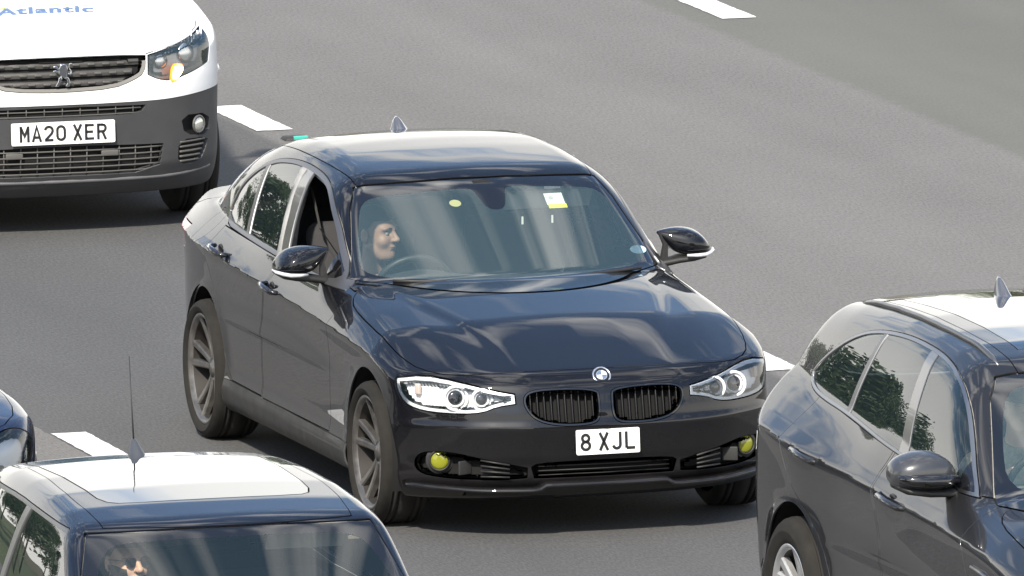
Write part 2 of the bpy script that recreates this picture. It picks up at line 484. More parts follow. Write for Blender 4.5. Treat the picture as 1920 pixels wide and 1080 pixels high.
# plate glyphs in a 50 x 79 box drawn with a 13 wide stroke (centre lines inset by 6.5)
def glyph(ch):
    x0, x1, y0, y1 = 6.5, 43.5, 6.5, 72.5; m = 25
    if ch == 'M': return [[(x0, 0), (x0, 79)], [(x0, 74), (m, 30), (x1, 74)], [(x1, 79), (x1, 0)]]
    if ch == 'A': return [[(5, 0), (m, 75), (45, 0)], [(12, 22), (38, 22)]]
    if ch == '2': return [[(x0, 56)]+arc(m, 55, 18.5, 17.5, 170, 0, 8)+[(x1, 50), (38, 38), (8, 8)], [(4, y0), (47, y0)]]
    if ch == '0': return [arc(m, 55, 18.5, 17.5, 180, 0, 8)+arc(m, 24, 18.5, 17.5, 0, -180, 8)+[(x0, 55)]]
    if ch == 'X': return [[(7, 0), (43, 79)], [(43, 0), (7, 79)]]
    if ch == 'E': return [[(x0, 0), (x0, 79)], [(x0, y1), (46, y1)], [(x0, 40), (41, 40)], [(x0, y0), (46, y0)]]
    if ch == 'R': return [[(x0, 0), (x0, 79)], [(x0, y1), (30, y1)]+arc(29, 56, 14.5, 16.5, 90, -90, 8)+[(x0, 39.5)], [(28, 38), (44, 0)]]
    if ch == '8': return [arc(m, 57, 15.5, 15.5, 0, 360, 14), arc(m, 24, 18.5, 17.5, 0, 360, 14)]
    if ch == 'J': return [[(x1-4, 79), (x1-4, 24)]+arc(23, 23, 16.5, 16.5, 0, -170, 8)]
    if ch == 'L': return [[(x0, 79), (x0, y0)], [(x0, y0), (46, y0)]]
    return []
def plate(parent, text, c, width, tilt=0., height=.111):
    """number plate facing +x at c, leaning back by tilt"""
    ct, st = math.cos(tilt), math.sin(tilt)
    def T(a, b, d): return (c[0]+d*ct-b*st*1.0, c[1]+a, c[2]+b*ct+d*st)
    mb = MB(); P = rounded([(-width/2, -height/2), (width/2, -height/2), (width/2, height/2), (-width/2, height/2)], 1)
    rr = .008; P = []
    for (sx, sy, a0) in ((1, 1, 0), (-1, 1, 90), (-1, -1, 180), (1, -1, 270)):
        P += arc(sx*(width/2-rr), sy*(height/2-rr), rr, rr, a0, a0+90, 4)
    mb.prism(P, .004, T); pl = mb.build('number_plate', mat('plate_white', (.80, .80, .77), .35), parent)
    tot = sum(33 if ch == ' ' else 50 for ch in text)+11*sum(1 for a, b in zip(text[:-1], text[1:]) if a != ' ' and b != ' ')
    x = -tot/2; mb = MB()
    for i, ch in enumerate(text):
        if ch == ' ': x += 33; continue
        stroke_mb(mb, [[((px+x)*.001, (py-39.5)*.001) for px, py in s] for s in glyph(ch)], .0128, lambda a, b, d: T(a, b, d+.0045))
        x += 50
        if i+1 < len(text) and text[i+1] != ' ': x += 11
    mb.build('lettering', mat('plate_black', (.012, .012, .013), .5), pl)
    return pl
# ------------------------------------------------------------------ parts shared by the vehicles
def make_wheel(parent, c, side, r, width, rim_r, style, rim_mat, face=.02, turn=0., roll=0.):
    """wheel = rim; sub-parts tyre and brake disc. side +1 = left (y up), -1 = right"""
    s = side
    def Y(h): return s*h
    ty = mat('tyre_rubber', (.022, .021, .020), .82, noise=.25, nscale=18, spec=.3)
    tyd = mat('tyre_wall_dusty', (.021, .020, .018), .9, noise=.3, nscale=14, spec=.2)
    half = width/2
    # rim barrel and face
    mb = MB()
    n = 60
    mb.lathe([(rim_r+.006, Y(half-.012)), (rim_r+.007, Y(half-.004)), (rim_r, Y(half-.001)), (rim_r-.010, Y(half-.006)), (rim_r-.020, Y(half-.022))], (0, 0, 0), n=n)
    hubh = half-.028-face
    def spoke(a0, a1, w0, w1, r0, r1, z0, z1, th=.030):
        """a wedge from radius r0 at angle a0 to radius r1 at angle a1"""
        steps = 7; V = []
        for i in range(steps+1):
            t = i/steps; rr = r0+(r1-r0)*t; a = a0+(a1-a0)*t**1.2; w_ = w0+(w1-w0)*t; h = z0+(z1-z0)*(t**1.6)
            tx, tz = math.cos(a), math.sin(a); nx, nz_ = -tz, tx
            for (k, dh) in ((-1, -th), (-1, -.006), (-.55, 0), (.55, 0), (1, -.006), (1, -th)):
                V.append((tx*rr+nx*w_/2*k, Y(h+dh), tz*rr+nz_*w_/2*k))
        F = []
        for i in range(steps):
            for j in range(5): F.append((i*6+j, i*6+j+1, (i+1)*6+j+1, (i+1)*6+j))
        mb.add(V, F, False)
    if style == 'turbine':
        for k in range(5):
            a = 2*math.pi*k/5+roll
            for d in (-1, 1):
                spoke(a+d*.20, a+d*.205, .027, .036, .045, rim_r-.010, hubh-.004, half-.014)
            spoke(a+.628, a+.628, .030, .012, .030, .120, hubh-.010, hubh-.020)
    elif style == 'five':
        for k in range(5):
            a = 2*math.pi*k/5+roll
            for d in (-1, 1): spoke(a+d*.09, a+d*.20, .055, .060, .03, rim_r-.012, hubh, half-.014)
    else:
        for k in range(7):
            a = 2*math.pi*k/7+roll
            spoke(a, a, .075, .045, .03, rim_r-.012, hubh-.01, half-.014)
    mb.lathe([(.0, Y(hubh+.006)), (.026, Y(hubh+.006)), (.031, Y(hubh+.001)), (.036, Y(hubh-.006)), (.062, Y(hubh-.008)), (.074, Y(hubh-.02)), (.074, Y(hubh-.05))], (0, 0, 0), n=30)
    for k in range(5):
        a = 2*math.pi*(k+.5)/5+roll
        mb.lathe([(.0, Y(hubh-.004)), (.008, Y(hubh-.004)), (.009, Y(hubh-.02))], (math.cos(a)*.052, 0, math.sin(a)*.052), n=8)
    wh = mb.build('wheel', rim_mat, parent); wh.location = c; wh.rotation_euler = (0, 0, turn)
    mb = MB(); mb.lathe([(rim_r-.020, Y(half-.022)), (rim_r-.026, Y(0)), (rim_r-.030, Y(-half+.02))], (0, 0, 0), n=n); mb.build('rim_barrel', mat('barrel_shade', (.035, .032, .03), .6, .3), wh)  # barrel colour darkened to put shade into the gaps between spokes
    # tyre
    mb = MB(); R0 = rim_r+.004; d = r-R0
    prof = [(R0-.004, Y(half-.012)), (R0+.004, Y(half-.002)), (R0+.2*d, Y(half+.006)), (R0+.45*d, Y(half+.012)), (R0+.5*d, Y(half+.0135)), (R0+.53*d, Y(half+.0115)), (R0+.72*d, Y(half+.007)), (R0+.86*d, Y(half-.004)), (R0+.95*d, Y(half-.017)), (r-.002, Y(half-.034))]
    mb.lathe(prof, (0, 0, 0), n=72)
    t = mb.build('tyre', tyd, wh)
    mb = MB()
    tr = [(r-.002, Y(half-.034))]
    for g in (half-.045, half*.35, -half*.35, -half+.045):
        tr += [(r, Y(g+.006)), (r-.008, Y(g+.005)), (r-.008, Y(g-.005)), (r, Y(g-.006))]
    tr += [(r-.006, Y(-half+.02)), (r-.03, Y(-half)), (R0, Y(-half+.01))]
    mb.lathe(tr, (0, 0, 0), n=72); mb.build('tread', ty, t)
    mb = MB(); mb.lathe([(.0, Y(hubh-.075)), (.155*r/.32, Y(hubh-.075)), (.155*r/.32, Y(hubh-.10))], (0, 0, 0), n=40)
    mb.lathe([(.0, Y(-half+.05)), (rim_r-.02, Y(-half+.05))], (0, 0, 0), n=40)
    bd = mb.build('brake_disc', mat('brake_steel', (.10, .095, .09), .5, .7), wh)
    return wh

def make_seat(parent, x, y, z, m, w_=.50, back=.60, lean=.35, rest=True):
    mb = MB()
    mb.box((x+.02, y, z+.06), (.52, w_, .16), .06)
    mb.box((x-.24-.5*back*math.sin(lean)*.9, y, z+.10+.5*back*math.cos(lean)), (.13, w_, back), .06, ry=-lean)
    s = mb.build('seat', m, parent)
    if rest:
        mb = MB(); h = back+.20
        mb.box((x-.24-h*math.sin(lean)*.80, y, z+.10+h*math.cos(lean)), (.10, .26, .17), .045, ry=-lean*.6)
        for k in (-.05, .05):
            mb.tube([(x-.24-(h-.16)*math.sin(lean)*.82, y+k, z+.10+(h-.16)*math.cos(lean)), (x-.24-h*math.sin(lean)*.8, y+k, z+.10+h*math.cos(lean))], .007, 6)
        mb.build('headrest', m, s)
    return s

def make_steering(parent, c, tilt, m):
    mb = MB(); ct, st = math.cos(tilt), math.sin(tilt)
    pts = []
    for k in range(28):
        a = 2*math.pi*k/28; u, v = .185*math.cos(a), .185*math.sin(a)
        pts.append((c[0]+v*st, c[1]+u, c[2]+v*ct))
    mb.tube(pts, .015, 8, True)
    for a in (0, 180, 270):
        u, v = .18*math.cos(R(a)), .18*math.sin(R(a)); mb.tube([c, (c[0]+v*st, c[1]+u, c[2]+v*ct)], .016, 6)
    mb.ball(c, .065, sc=(.5, 1, .8)); mb.tube([c, (c[0]+.25, c[1], c[2]-.12)], .03, 8)
    return mb.build('steering_wheel', m, parent)

def lens_obj(parent, name, c, r, depth, m, d=(1, 0, 0), n=24):
    """a shallow domed disc facing d"""
    D = Vector(d).normalized(); u = D.cross(Vector((0, 0, 1))).normalized(); v = u.cross(D)
    mb = MB(); V = [Vector(c)+D*depth]; F = []
    for i in range(1, 5):
        a = i/4*math.pi/2
        for k in range(n):
            t = 2*math.pi*k/n; V.append(Vector(c)+D*depth*math.cos(a)+(u*math.cos(t)+v*math.sin(t))*r*math.sin(a))
    for k in range(n): F.append((0, 1+k, 1+(k+1) % n))
    for i in range(3):
        for k in range(n): F.append((1+i*n+k, 1+(i+1)*n+k, 1+(i+1)*n+(k+1) % n, 1+i*n+(k+1) % n))
    mb.add(V, F, True)
    return mb.build(name, m, parent)
def ring_mb(mb, c, r, t, d=(1, 0, 0), n=32, sc=1.):
    D = Vector(d).normalized(); u = D.cross(Vector((0, 0, 1))).normalized(); v = u.cross(D)
    mb.tube([Vector(c)+(u*math.cos(2*math.pi*k/n)+v*math.sin(2*math.pi*k/n)*sc)*r for k in range(n)], t, 8, True); return mb

def fin_obj(parent, c, L, h, w_, m):
    """shark-fin aerial: leans back, foot on the roof"""
    mb = MB(); V = []; F = []; prof = []
    S = 10
    for i in range(S+1):
        t = i/S; front = c[0]+L*.5-L*.72*t**.75; back = c[0]-L*.5+L*.06*t-L*.0*t; hz = c[2]+h*t; ww = w_*(1-t)**.6+.006
        cx = (front+back)/2; hl = max((front-back)/2, .004)
        for k in range(12):
            a = 2*math.pi*k/12; V.append((cx+hl*math.cos(a), c[1]+ww/2*math.sin(a), hz))
    for i in range(S):
        for k in range(12): F.append((i*12+k, i*12+(k+1) % 12, (i+1)*12+(k+1) % 12, (i+1)*12+k))
    F.append([S*12+k for k in range(12)])
    mb.add(V, F, True); return mb.build('roof_aerial', m, parent)

def uvz(V, x0=-.3): return np.arctan2(np.abs(V[:, 1]), V[:, 0]+x0*-1)
def arch_cut(M, ax, az, r, yin=.60):
    def f(V):
        d = np.hypot(V[:, 0]-ax, V[:, 2]-az)-r
        return np.maximum(d, yin-np.abs(V[:, 1]))
    M = refine(M, lambda V: np.abs(f(V)) < .02)
    return cut(M, f)[1]
def arch_liner(parent, ax, az, r, yin, yout, side, m):
    mb = MB(); prof = []; n = 26; V = []; F = []
    for i in range(n+1):
        a = -.35+(math.pi+.7)*i/n
        V += [(ax+r*math.cos(a), side*yin, az+r*math.sin(a)), (ax+r*math.cos(a), side*yout, az+r*math.sin(a))]
    for i in range(n): F.append((2*i, 2*i+1, 2*i+3, 2*i+2))
    o = len(V); V.append((ax, side*yin, az))
    for i in range(n): F.append((o, 2*i, 2*i+2))
    mb.add(V, F, True); return mb.build('wheel_arch_liner', m, parent)
def region(M, f, rad=.02, lev=1):
    """refine near the line f=0, then cut"""
    for _ in range(lev): M = refine(M, lambda V: np.abs(f(V)) < rad)
    return cut(M, f)
def seamed(M, f, w=.0022, rad=.012, lev=1):
    for _ in range(lev): M = refine(M, lambda V: np.abs(f(V)) < rad)
    return seam(M, f, w)
# ------------------------------------------------------------------ saloon: body shape (metres, x forwards from the front axle, y left, z up)
sal_W = table([(-3.9, .715), (-3.6, .782), (-3.4, .832), (-3.15, .872), (-2.8, .900), (-2.2, .898), (-1.4, .890), (-.7, .887), (-.2, .893), (.2, .893), (.5, .875), (.8, .85)], .12)
sal_crease = table([(-3.9, .925), (-2.8, .885), (-1.4, .835), (-.3, .79), (.5, .745)], .15)
sal_belt = table([(-3.9, 1.03), (-3, .992), (-2, .968), (-.8, .935), (0, .905), (.6, .80)], .12)
sal_inset = table([(-.4, .2), (-.08, .10), (0, .035), (.05, .010), (.15, .004), (.2, .016), (.3, .026), (.5, .022), (.75, .020), (.90, .010), (.985, 0), (1.03, .004), (1.3, .030), (1.65, .058), (2.0, .085), (2.3, .14), (3, .34)], .022)
sal_front = table([(.0, .56), (.16, .63), (.19, .67), (.215, .705), (.25, .735), (.28, .748), (.33, .750), (.37, .768), (.43, .780), (.505, .794), (.53, .780), (.565, .774), (.60, .764), (.65, .752), (.69, .735), (.73, .68), (.80, .45)], .008)
sal_sweep = table([(0, 0), (.2, .006), (.36, .025), (.5, .068), (.6, .118), (.7, .195), (.78, .262), (.82, .305), (.85, .35), (.88, .41), (.95, .62)], .03)
sal_rear = table([(.0, -3.62), (.2, -3.74), (.35, -3.81), (.55, -3.835), (.7, -3.80), (.85, -3.765), (1.0, -3.745), (1.05, -3.76), (1.12, -3.72)], .015)
sal_rsweep = table([(0, 0), (.3, .012), (.5, .035), (.62, .07), (.70, .12), (.76, .19), (.82, .32), (.88, .5)], .02)
sal_hood = table([(-3.9, 1.05), (-3.75, 1.055), (-3.5, 1.052), (-3.25, 1.065), (-2.85, 1.17), (-1.3, 1.17), (-.92, 1.02), (-.8, .997), (-.6, .978), (-.3, .945), (.1, .892), (.4, .838), (.6, .785), (.70, .738), (.78, .68)], .05)
sal_roof = table([(.3, .50), (-.50, .925), (-1.22, 1.338), (-1.36, 1.388), (-1.55, 1.408), (-1.8, 1.427), (-2.05, 1.437), (-2.3, 1.433), (-2.6, 1.408), (-2.85, 1.350), (-3.1, 1.250), (-3.45, 1.07), (-3.8, .88)], .045)
sal_roofk = table([(-3.3, -.18), (-2.7, -.12), (-2.2, 0), (-1.8, .02), (-1.4, .26), (-.5, .36)], .1)
sal_gside = table([(.8, .835), (.95, .800), (1.05, .768), (1.15, .729), (1.25, .682), (1.33, .632), (1.4, .575), (1.5, .48)], .05)
sal_gplan = table([(-3.8, -.22), (-3.4, -.11), (-3.0, -.045), (-2.6, -.012), (-2.0, .004), (-1.4, 0), (-1.0, -.012), (-.6, -.035), (-.2, -.07)], .12)

def F_saloon(x, y, z):
    ya = np.abs(y)
    ys = np.sqrt(y*y+1e-4)
    zc = sal_crease(x); zb = sal_belt(x)
    t = np.where(z < zc, (z-.185)/(zc-.185), 1+(z-zc)/np.maximum(zb-zc, .05))
    W = sal_W(x); ins = sal_inset(t); ins = ins*np.where(t > 1, 1+.55*sstep(-x, 1.8, 3.0), 1)
    r1 = np.sqrt(x*x+(z-.32)**2); r2 = np.sqrt((x+2.81)**2+(z-.32)**2)
    fl = .010*np.exp(-((r1-.36)/.06)**2)+.009*np.exp(-((r2-.36)/.06)**2)
    a = ya-(W-ins+fl*sstep(z, .78, .6))
    # bonnet: raised middle between two creases that run from the pillars to the grille, dropping to the wings
    yc = .36+.24*sstep(x, .75, -.7)
    hood = sal_hood(x)-.042*(ya/.8)**2-.03*sstep(ya, .6, .95)+.009*sig((yc-ya)/.014)*sstep(x, -.85, -.4)*sstep(x, .74, .55)
    b = (z-hood)*.97
    lo = smax(a, b, .03+.05*sstep(x, -3.1, -2.6))
    fr = (x-(sal_front(z)-sal_sweep(ys)))*.93
    lo = smax(lo, fr, .045)
    rr = (sal_rear(z)+sal_rsweep(ys)-x)*.95
    lo = smax(lo, rr, .022)
    lo = smax(lo, .165-z, .02)
    g = (z-(sal_roof(x+sal_roofk(x)*y*y)-.075*y*y-.05*y**4))*.90
    s = (ya-(sal_gside(z)+sal_gplan(x)))*.90
    gr = smax(g, s, .10)
    gr = smax(gr, .6-z, .02)
    return smin(lo, gr, .025)
# ------------------------------------------------------------------ tall estate: body shape
suv_W = table([(-3.9, .90), (-3.6, .935), (-3.3, .962), (-2.874, .975), (-2.3, .945), (-1.4, .935), (-.6, .945), (0, .965), (.4, .945), (.9, .86)], .12)
suv_crease = table([(-3.9, 1.10), (-2.9, 1.06), (-1.6, 1.0), (-.4, .96), (.6, .90)], .15)
suv_belt = table([(-3.9, 1.30), (-3.3, 1.262), (-2.6, 1.225), (-1.8, 1.175), (-.8, 1.118), (0, 1.07), (.6, .98)], .12)
suv_inset = table([(-.4, .2), (-.06, .12), (0, .06), (.05, .012), (.16, .006), (.21, .016), (.3, .030), (.5, .030), (.72, .022), (.90, .006), (.98, 0), (1.04, .005), (1.3, .036), (1.6, .068), (2.0, .108), (2.3, .15), (3, .36)], .025)
suv_front = table([(.0, .62), (.2, .72), (.3, .80), (.5, .855), (.7, .86), (.85, .84), (.95, .78), (1.05, .60)], .02)
suv_sweep = table([(0, 0), (.3, .02), (.5, .06), (.65, .13), (.78, .24), (.86, .36), (.95, .60)], .03)
suv_rear = table([(.0, -3.60), (.3, -3.72), (.5, -3.84), (.75, -3.87), (.95, -3.845), (1.1, -3.80), (1.2, -3.74), (1.4, -3.62), (1.7, -3.5)], .02)
suv_rsweep = table([(0, 0), (.3, .015), (.5, .04), (.65, .08), (.76, .13), (.85, .21), (.92, .34), (1.0, .6)], .03)
suv_hood = table([(-3.9, 1.30), (-3.6, 1.36), (-2.8, 1.38), (-1.25, 1.34), (-.80, 1.165), (-.6, 1.14), (-.2, 1.11), (.3, 1.03), (.65, .94), (.85, .86)], .06)
suv_roof = table([(.3, .62), (-.50, 1.085), (-1.22, 1.52), (-1.40, 1.590), (-1.65, 1.622), (-2.0, 1.640), (-2.4, 1.645), (-2.8, 1.632), (-3.15, 1.612), (-3.46, 1.582), (-3.56, 1.50), (-3.78, 1.12), (-4.0, .9)], .035)
suv_roofk = table([(-3.6, -.22), (-3.0, -.10), (-2.3, 0), (-1.8, .02), (-1.4, .20), (-.5, .28)], .1)
suv_gside = table([(.9, .88), (1.10, .848), (1.2, .822), (1.3, .785), (1.4, .735), (1.5, .678), (1.58, .62), (1.7, .52)], .05)
suv_gplan = table([(-3.9, -.11), (-3.5, -.055), (-3.1, -.03), (-2.6, -.012), (-2.0, .004), (-1.4, 0), (-1.0, -.012), (-.6, -.035), (-.2, -.07)], .12)
def F_suv(x, y, z):
    ya = np.abs(y); ys = np.sqrt(y*y+1e-4)
    zc = suv_crease(x); zb = suv_belt(x)
    t = np.where(z < zc, (z-.25)/(zc-.25), 1+(z-zc)/np.maximum(zb-zc, .05))
    r1 = np.sqrt(x*x+(z-.37)**2); r2 = np.sqrt((x+2.874)**2+(z-.37)**2)
    fl = .014*np.exp(-((r1-.42)/.06)**2)+.014*np.exp(-((r2-.42)/.06)**2)
    ins = suv_inset(t); ins = ins*np.where(t > 1, 1+.80*sstep(-x, 1.9, 3.1), 1)
    a = ya-(suv_W(x)-ins+fl*sstep(z, .85, .7))
    hood = suv_hood(x)-.06*(ya/.8)**2-.04*sstep(ya, .62, .98)+.008*sig((.45-ya)/.02)*sstep(x, -.8, -.4)
    lo = smax(a, (z-hood)*.97, .08)
    lo = smax(lo, (x-(suv_front(z)-suv_sweep(ys)))*.93, .05)
    lo = smax(lo, (suv_rear(z)+suv_rsweep(ys)-x)*.92, .05)
    lo = smax(lo, .22-z, .02)
    g = (z-(suv_roof(x+suv_roofk(x)*y*y)-.065*y*y-.07*y**4))*.85
    s = (ya-(suv_gside(z)+suv_gplan(x)))*.90
    gr = smax(g, s, .085); gr = smax(gr, .7-z, .02)
    return smin(lo, gr, .03)
# ------------------------------------------------------------------ small hatchback: body shape
hat_W = table([(-3.1, .74), (-2.8, .81), (-2.495, .855), (-1.8, .852), (-1.0, .850), (-.3, .858), (0, .862), (.3, .845), (.7, .76)], .12)
hat_inset = table([(-.3, .12), (0, .05), (.08, .012), (.3, .02), (.6, .008), (.8, 0), (1.0, .03), (1.3, .10), (2, .3)], .05)
hat_front = table([(.0, .60), (.2, .68), (.35, .76), (.6, .78), (.75, .74), (.85, .66), (.92, .5)], .03)
hat_sweep = table([(0, 0), (.3, .03), (.5, .09), (.65, .18), (.75, .29), (.82, .42), (.9, .65)], .03)
hat_rear = table([(.0, -2.90), (.3, -3.0), (.6, -3.04), (.9, -3.0), (1.1, -2.93), (1.5, -2.86)], .03)
hat_hood = table([(-3.1, .90), (-1.0, .95), (-.5, .955), (0, .92), (.4, .86), (.7, .76)], .06)
hat_roof = table([(.3, .38), (-.45, .92), (-.98, 1.290), (-1.06, 1.345), (-1.14, 1.366), (-1.35, 1.392), (-1.7, 1.412), (-2.1, 1.415), (-2.5, 1.402), (-2.8, 1.378), (-2.93, 1.35), (-2.99, 1.25), (-3.08, .95)], .022)
hat_roofk = table([(-2.8, -.12), (-2.2, 0), (-1.7, 0), (-1.2, .18), (-.5, .38)], .08)
hat_gside = table([(.85, .80), (.95, .765), (1.05, .74), (1.15, .712), (1.25, .682), (1.33, .648), (1.4, .60), (1.5, .5)], .04)
hat_gplan = table([(-3.1, -.16), (-2.8, -.07), (-2.4, -.02), (-1.8, 0), (-1.2, -.008), (-.8, -.03), (-.3, -.08)], .12)
def F_hatch(x, y, z):
    ya = np.abs(y); ys = np.sqrt(y*y+1e-4)
    t = (z-.2)/.75
    r1 = np.sqrt(x*x+(z-.31)**2); r2 = np.sqrt((x+2.495)**2+(z-.31)**2)
    fl = .014*np.exp(-((r1-.36)/.05)**2)+.014*np.exp(-((r2-.36)/.05)**2)
    a = ya-(hat_W(x)-hat_inset(t)+fl*sstep(z, .75, .6))
    hood = hat_hood(x)-.07*(ya/.8)**2
    lo = smax(a, (z-hood)*.97, .10)
    lo = smax(lo, (x-(hat_front(z)-hat_sweep(ys)))*.93, .06)
    lo = smax(lo, (hat_rear(z)+hat_sweep(ys)*.8-x)*.95, .05)
    lo = smax(lo, .17-z, .02)
    g = (z-(hat_roof(x+hat_roofk(x)*y*y)-.055*y*y-.03*y**4))*.85
    s = (ya-(hat_gside(z)+hat_gplan(x)))*.95
    gr = smax(g, s, .055); gr = smax(gr, .6-z, .02)
    return smin(lo, gr, .02)
# ------------------------------------------------------------------ small panel van: body shape
van_W = table([(-3.5, .88), (-2.8, .895), (-1.5, .895), (-.4, .892), (0, .905), (.3, .905), (.6, .88), (.9, .84)], .1)
van_inset = table([(-.2, .14), (.2, .05), (.27, .015), (.4, .008), (.55, .012), (.8, .0), (.95, .0), (1.05, .02), (1.2, .05), (1.5, .12), (1.8, .22), (2.0, .30)], .05)
van_front = table([(.0, .66), (.20, .74), (.25, .795), (.30, .82), (.345, .845), (.40, .852), (.55, .862), (.66, .87), (.70, .874), (.76, .872), (.82, .860), (.90, .845), (.945, .80), (1.0, .70), (1.06, .52)], .012)
van_sweep = table([(0, 0), (.2, .006), (.4, .03), (.55, .07), (.66, .125), (.75, .205), (.82, .30), (.87, .40), (.90, .50), (.95, .75)], .03)
van_hood = table([(-3.5, 1.3), (-1.2, 1.3), (-.55, 1.22), (-.3, 1.19), (0, 1.145), (.35, 1.075), (.60, 1.01), (.78, .955), (.95, .88)], .06)
van_roof = table([(.4, .75), (-.35, 1.17), (-1.15, 1.66), (-1.35, 1.74), (-1.7, 1.785), (-2.3, 1.80), (-3.3, 1.79), (-3.5, 1.76)], .05)
van_gside = table([(1.0, .93), (1.15, .88), (1.3, .85), (1.5, .79), (1.7, .72), (1.9, .62)], .05)
def F_van(x, y, z):
    ya = np.abs(y); ys = np.sqrt(y*y+1e-4)
    a = ya-(van_W(x)-van_inset(z))
    hood = van_hood(x)-.055*(ya/.8)**2-.035*sstep(ya, .6, .95)+.008*sig((.46-ya)/.02)*sstep(x, .75, .3)
    lo = smax(a, (z-hood)*.97, .09)
    lo = smax(lo, (x-(van_front(z)-van_sweep(ys)))*.93, .05)
    lo = smax(lo, -3.52-x, .05)
    lo = smax(lo, .19-z, .03)
    g = (z-(van_roof(x+.22*y*y*sstep(x, -1.9, -1.2))-.05*y*y))*.85
    gr = smax(g, (ya-van_gside(z)+.05*sstep(x, -1.6, -.4))*.95, .10)
    gr = smax(gr, -3.5-x, .05); gr = smax(gr, .7-z, .02)
    return smin(lo, gr, .03)
# ------------------------------------------------------------------ black saloon in the middle of the picture
def P_xz(pts, lo_y=.3, zmin=-1, it=2):
    P = rounded(pts, it)
    return lambda V: np.where((np.abs(V[:, 1]) > lo_y) & (V[:, 2] > zmin), poly_sdf(V[:, 0], V[:, 2], P), 1.)
def P_yz(pts, xmin=-9, xmax=9, it=2, absy=True):
    P = rounded(pts, it)
    return lambda V: np.where((V[:, 0] > xmin) & (V[:, 0] < xmax), poly_sdf(np.abs(V[:, 1]) if absy else V[:, 1], V[:, 2], P), 1.)
def P_xy(pts, zmin=-9, it=2, absy=True):
    P = rounded(pts, it)
    return lambda V: np.where(V[:, 2] > zmin, poly_sdf(V[:, 0], np.abs(V[:, 1]) if absy else V[:, 1], P), 1.)
def P_uz(pts3, it=2, x0=-.3, xmin=-.2, smooth=True):
    """outline given as x,y,z points on the nose; measured round the corner by angle"""
    q = [(math.atan2(abs(p[1]), p[0]-x0), p[2])+tuple(p[3:]) for p in pts3]
    P = rounded(q, it)
    return lambda V: np.where(V[:, 0] > xmin, poly_sdf(np.arctan2(np.abs(V[:, 1]), V[:, 0]-x0), V[:, 2], P), 1.)

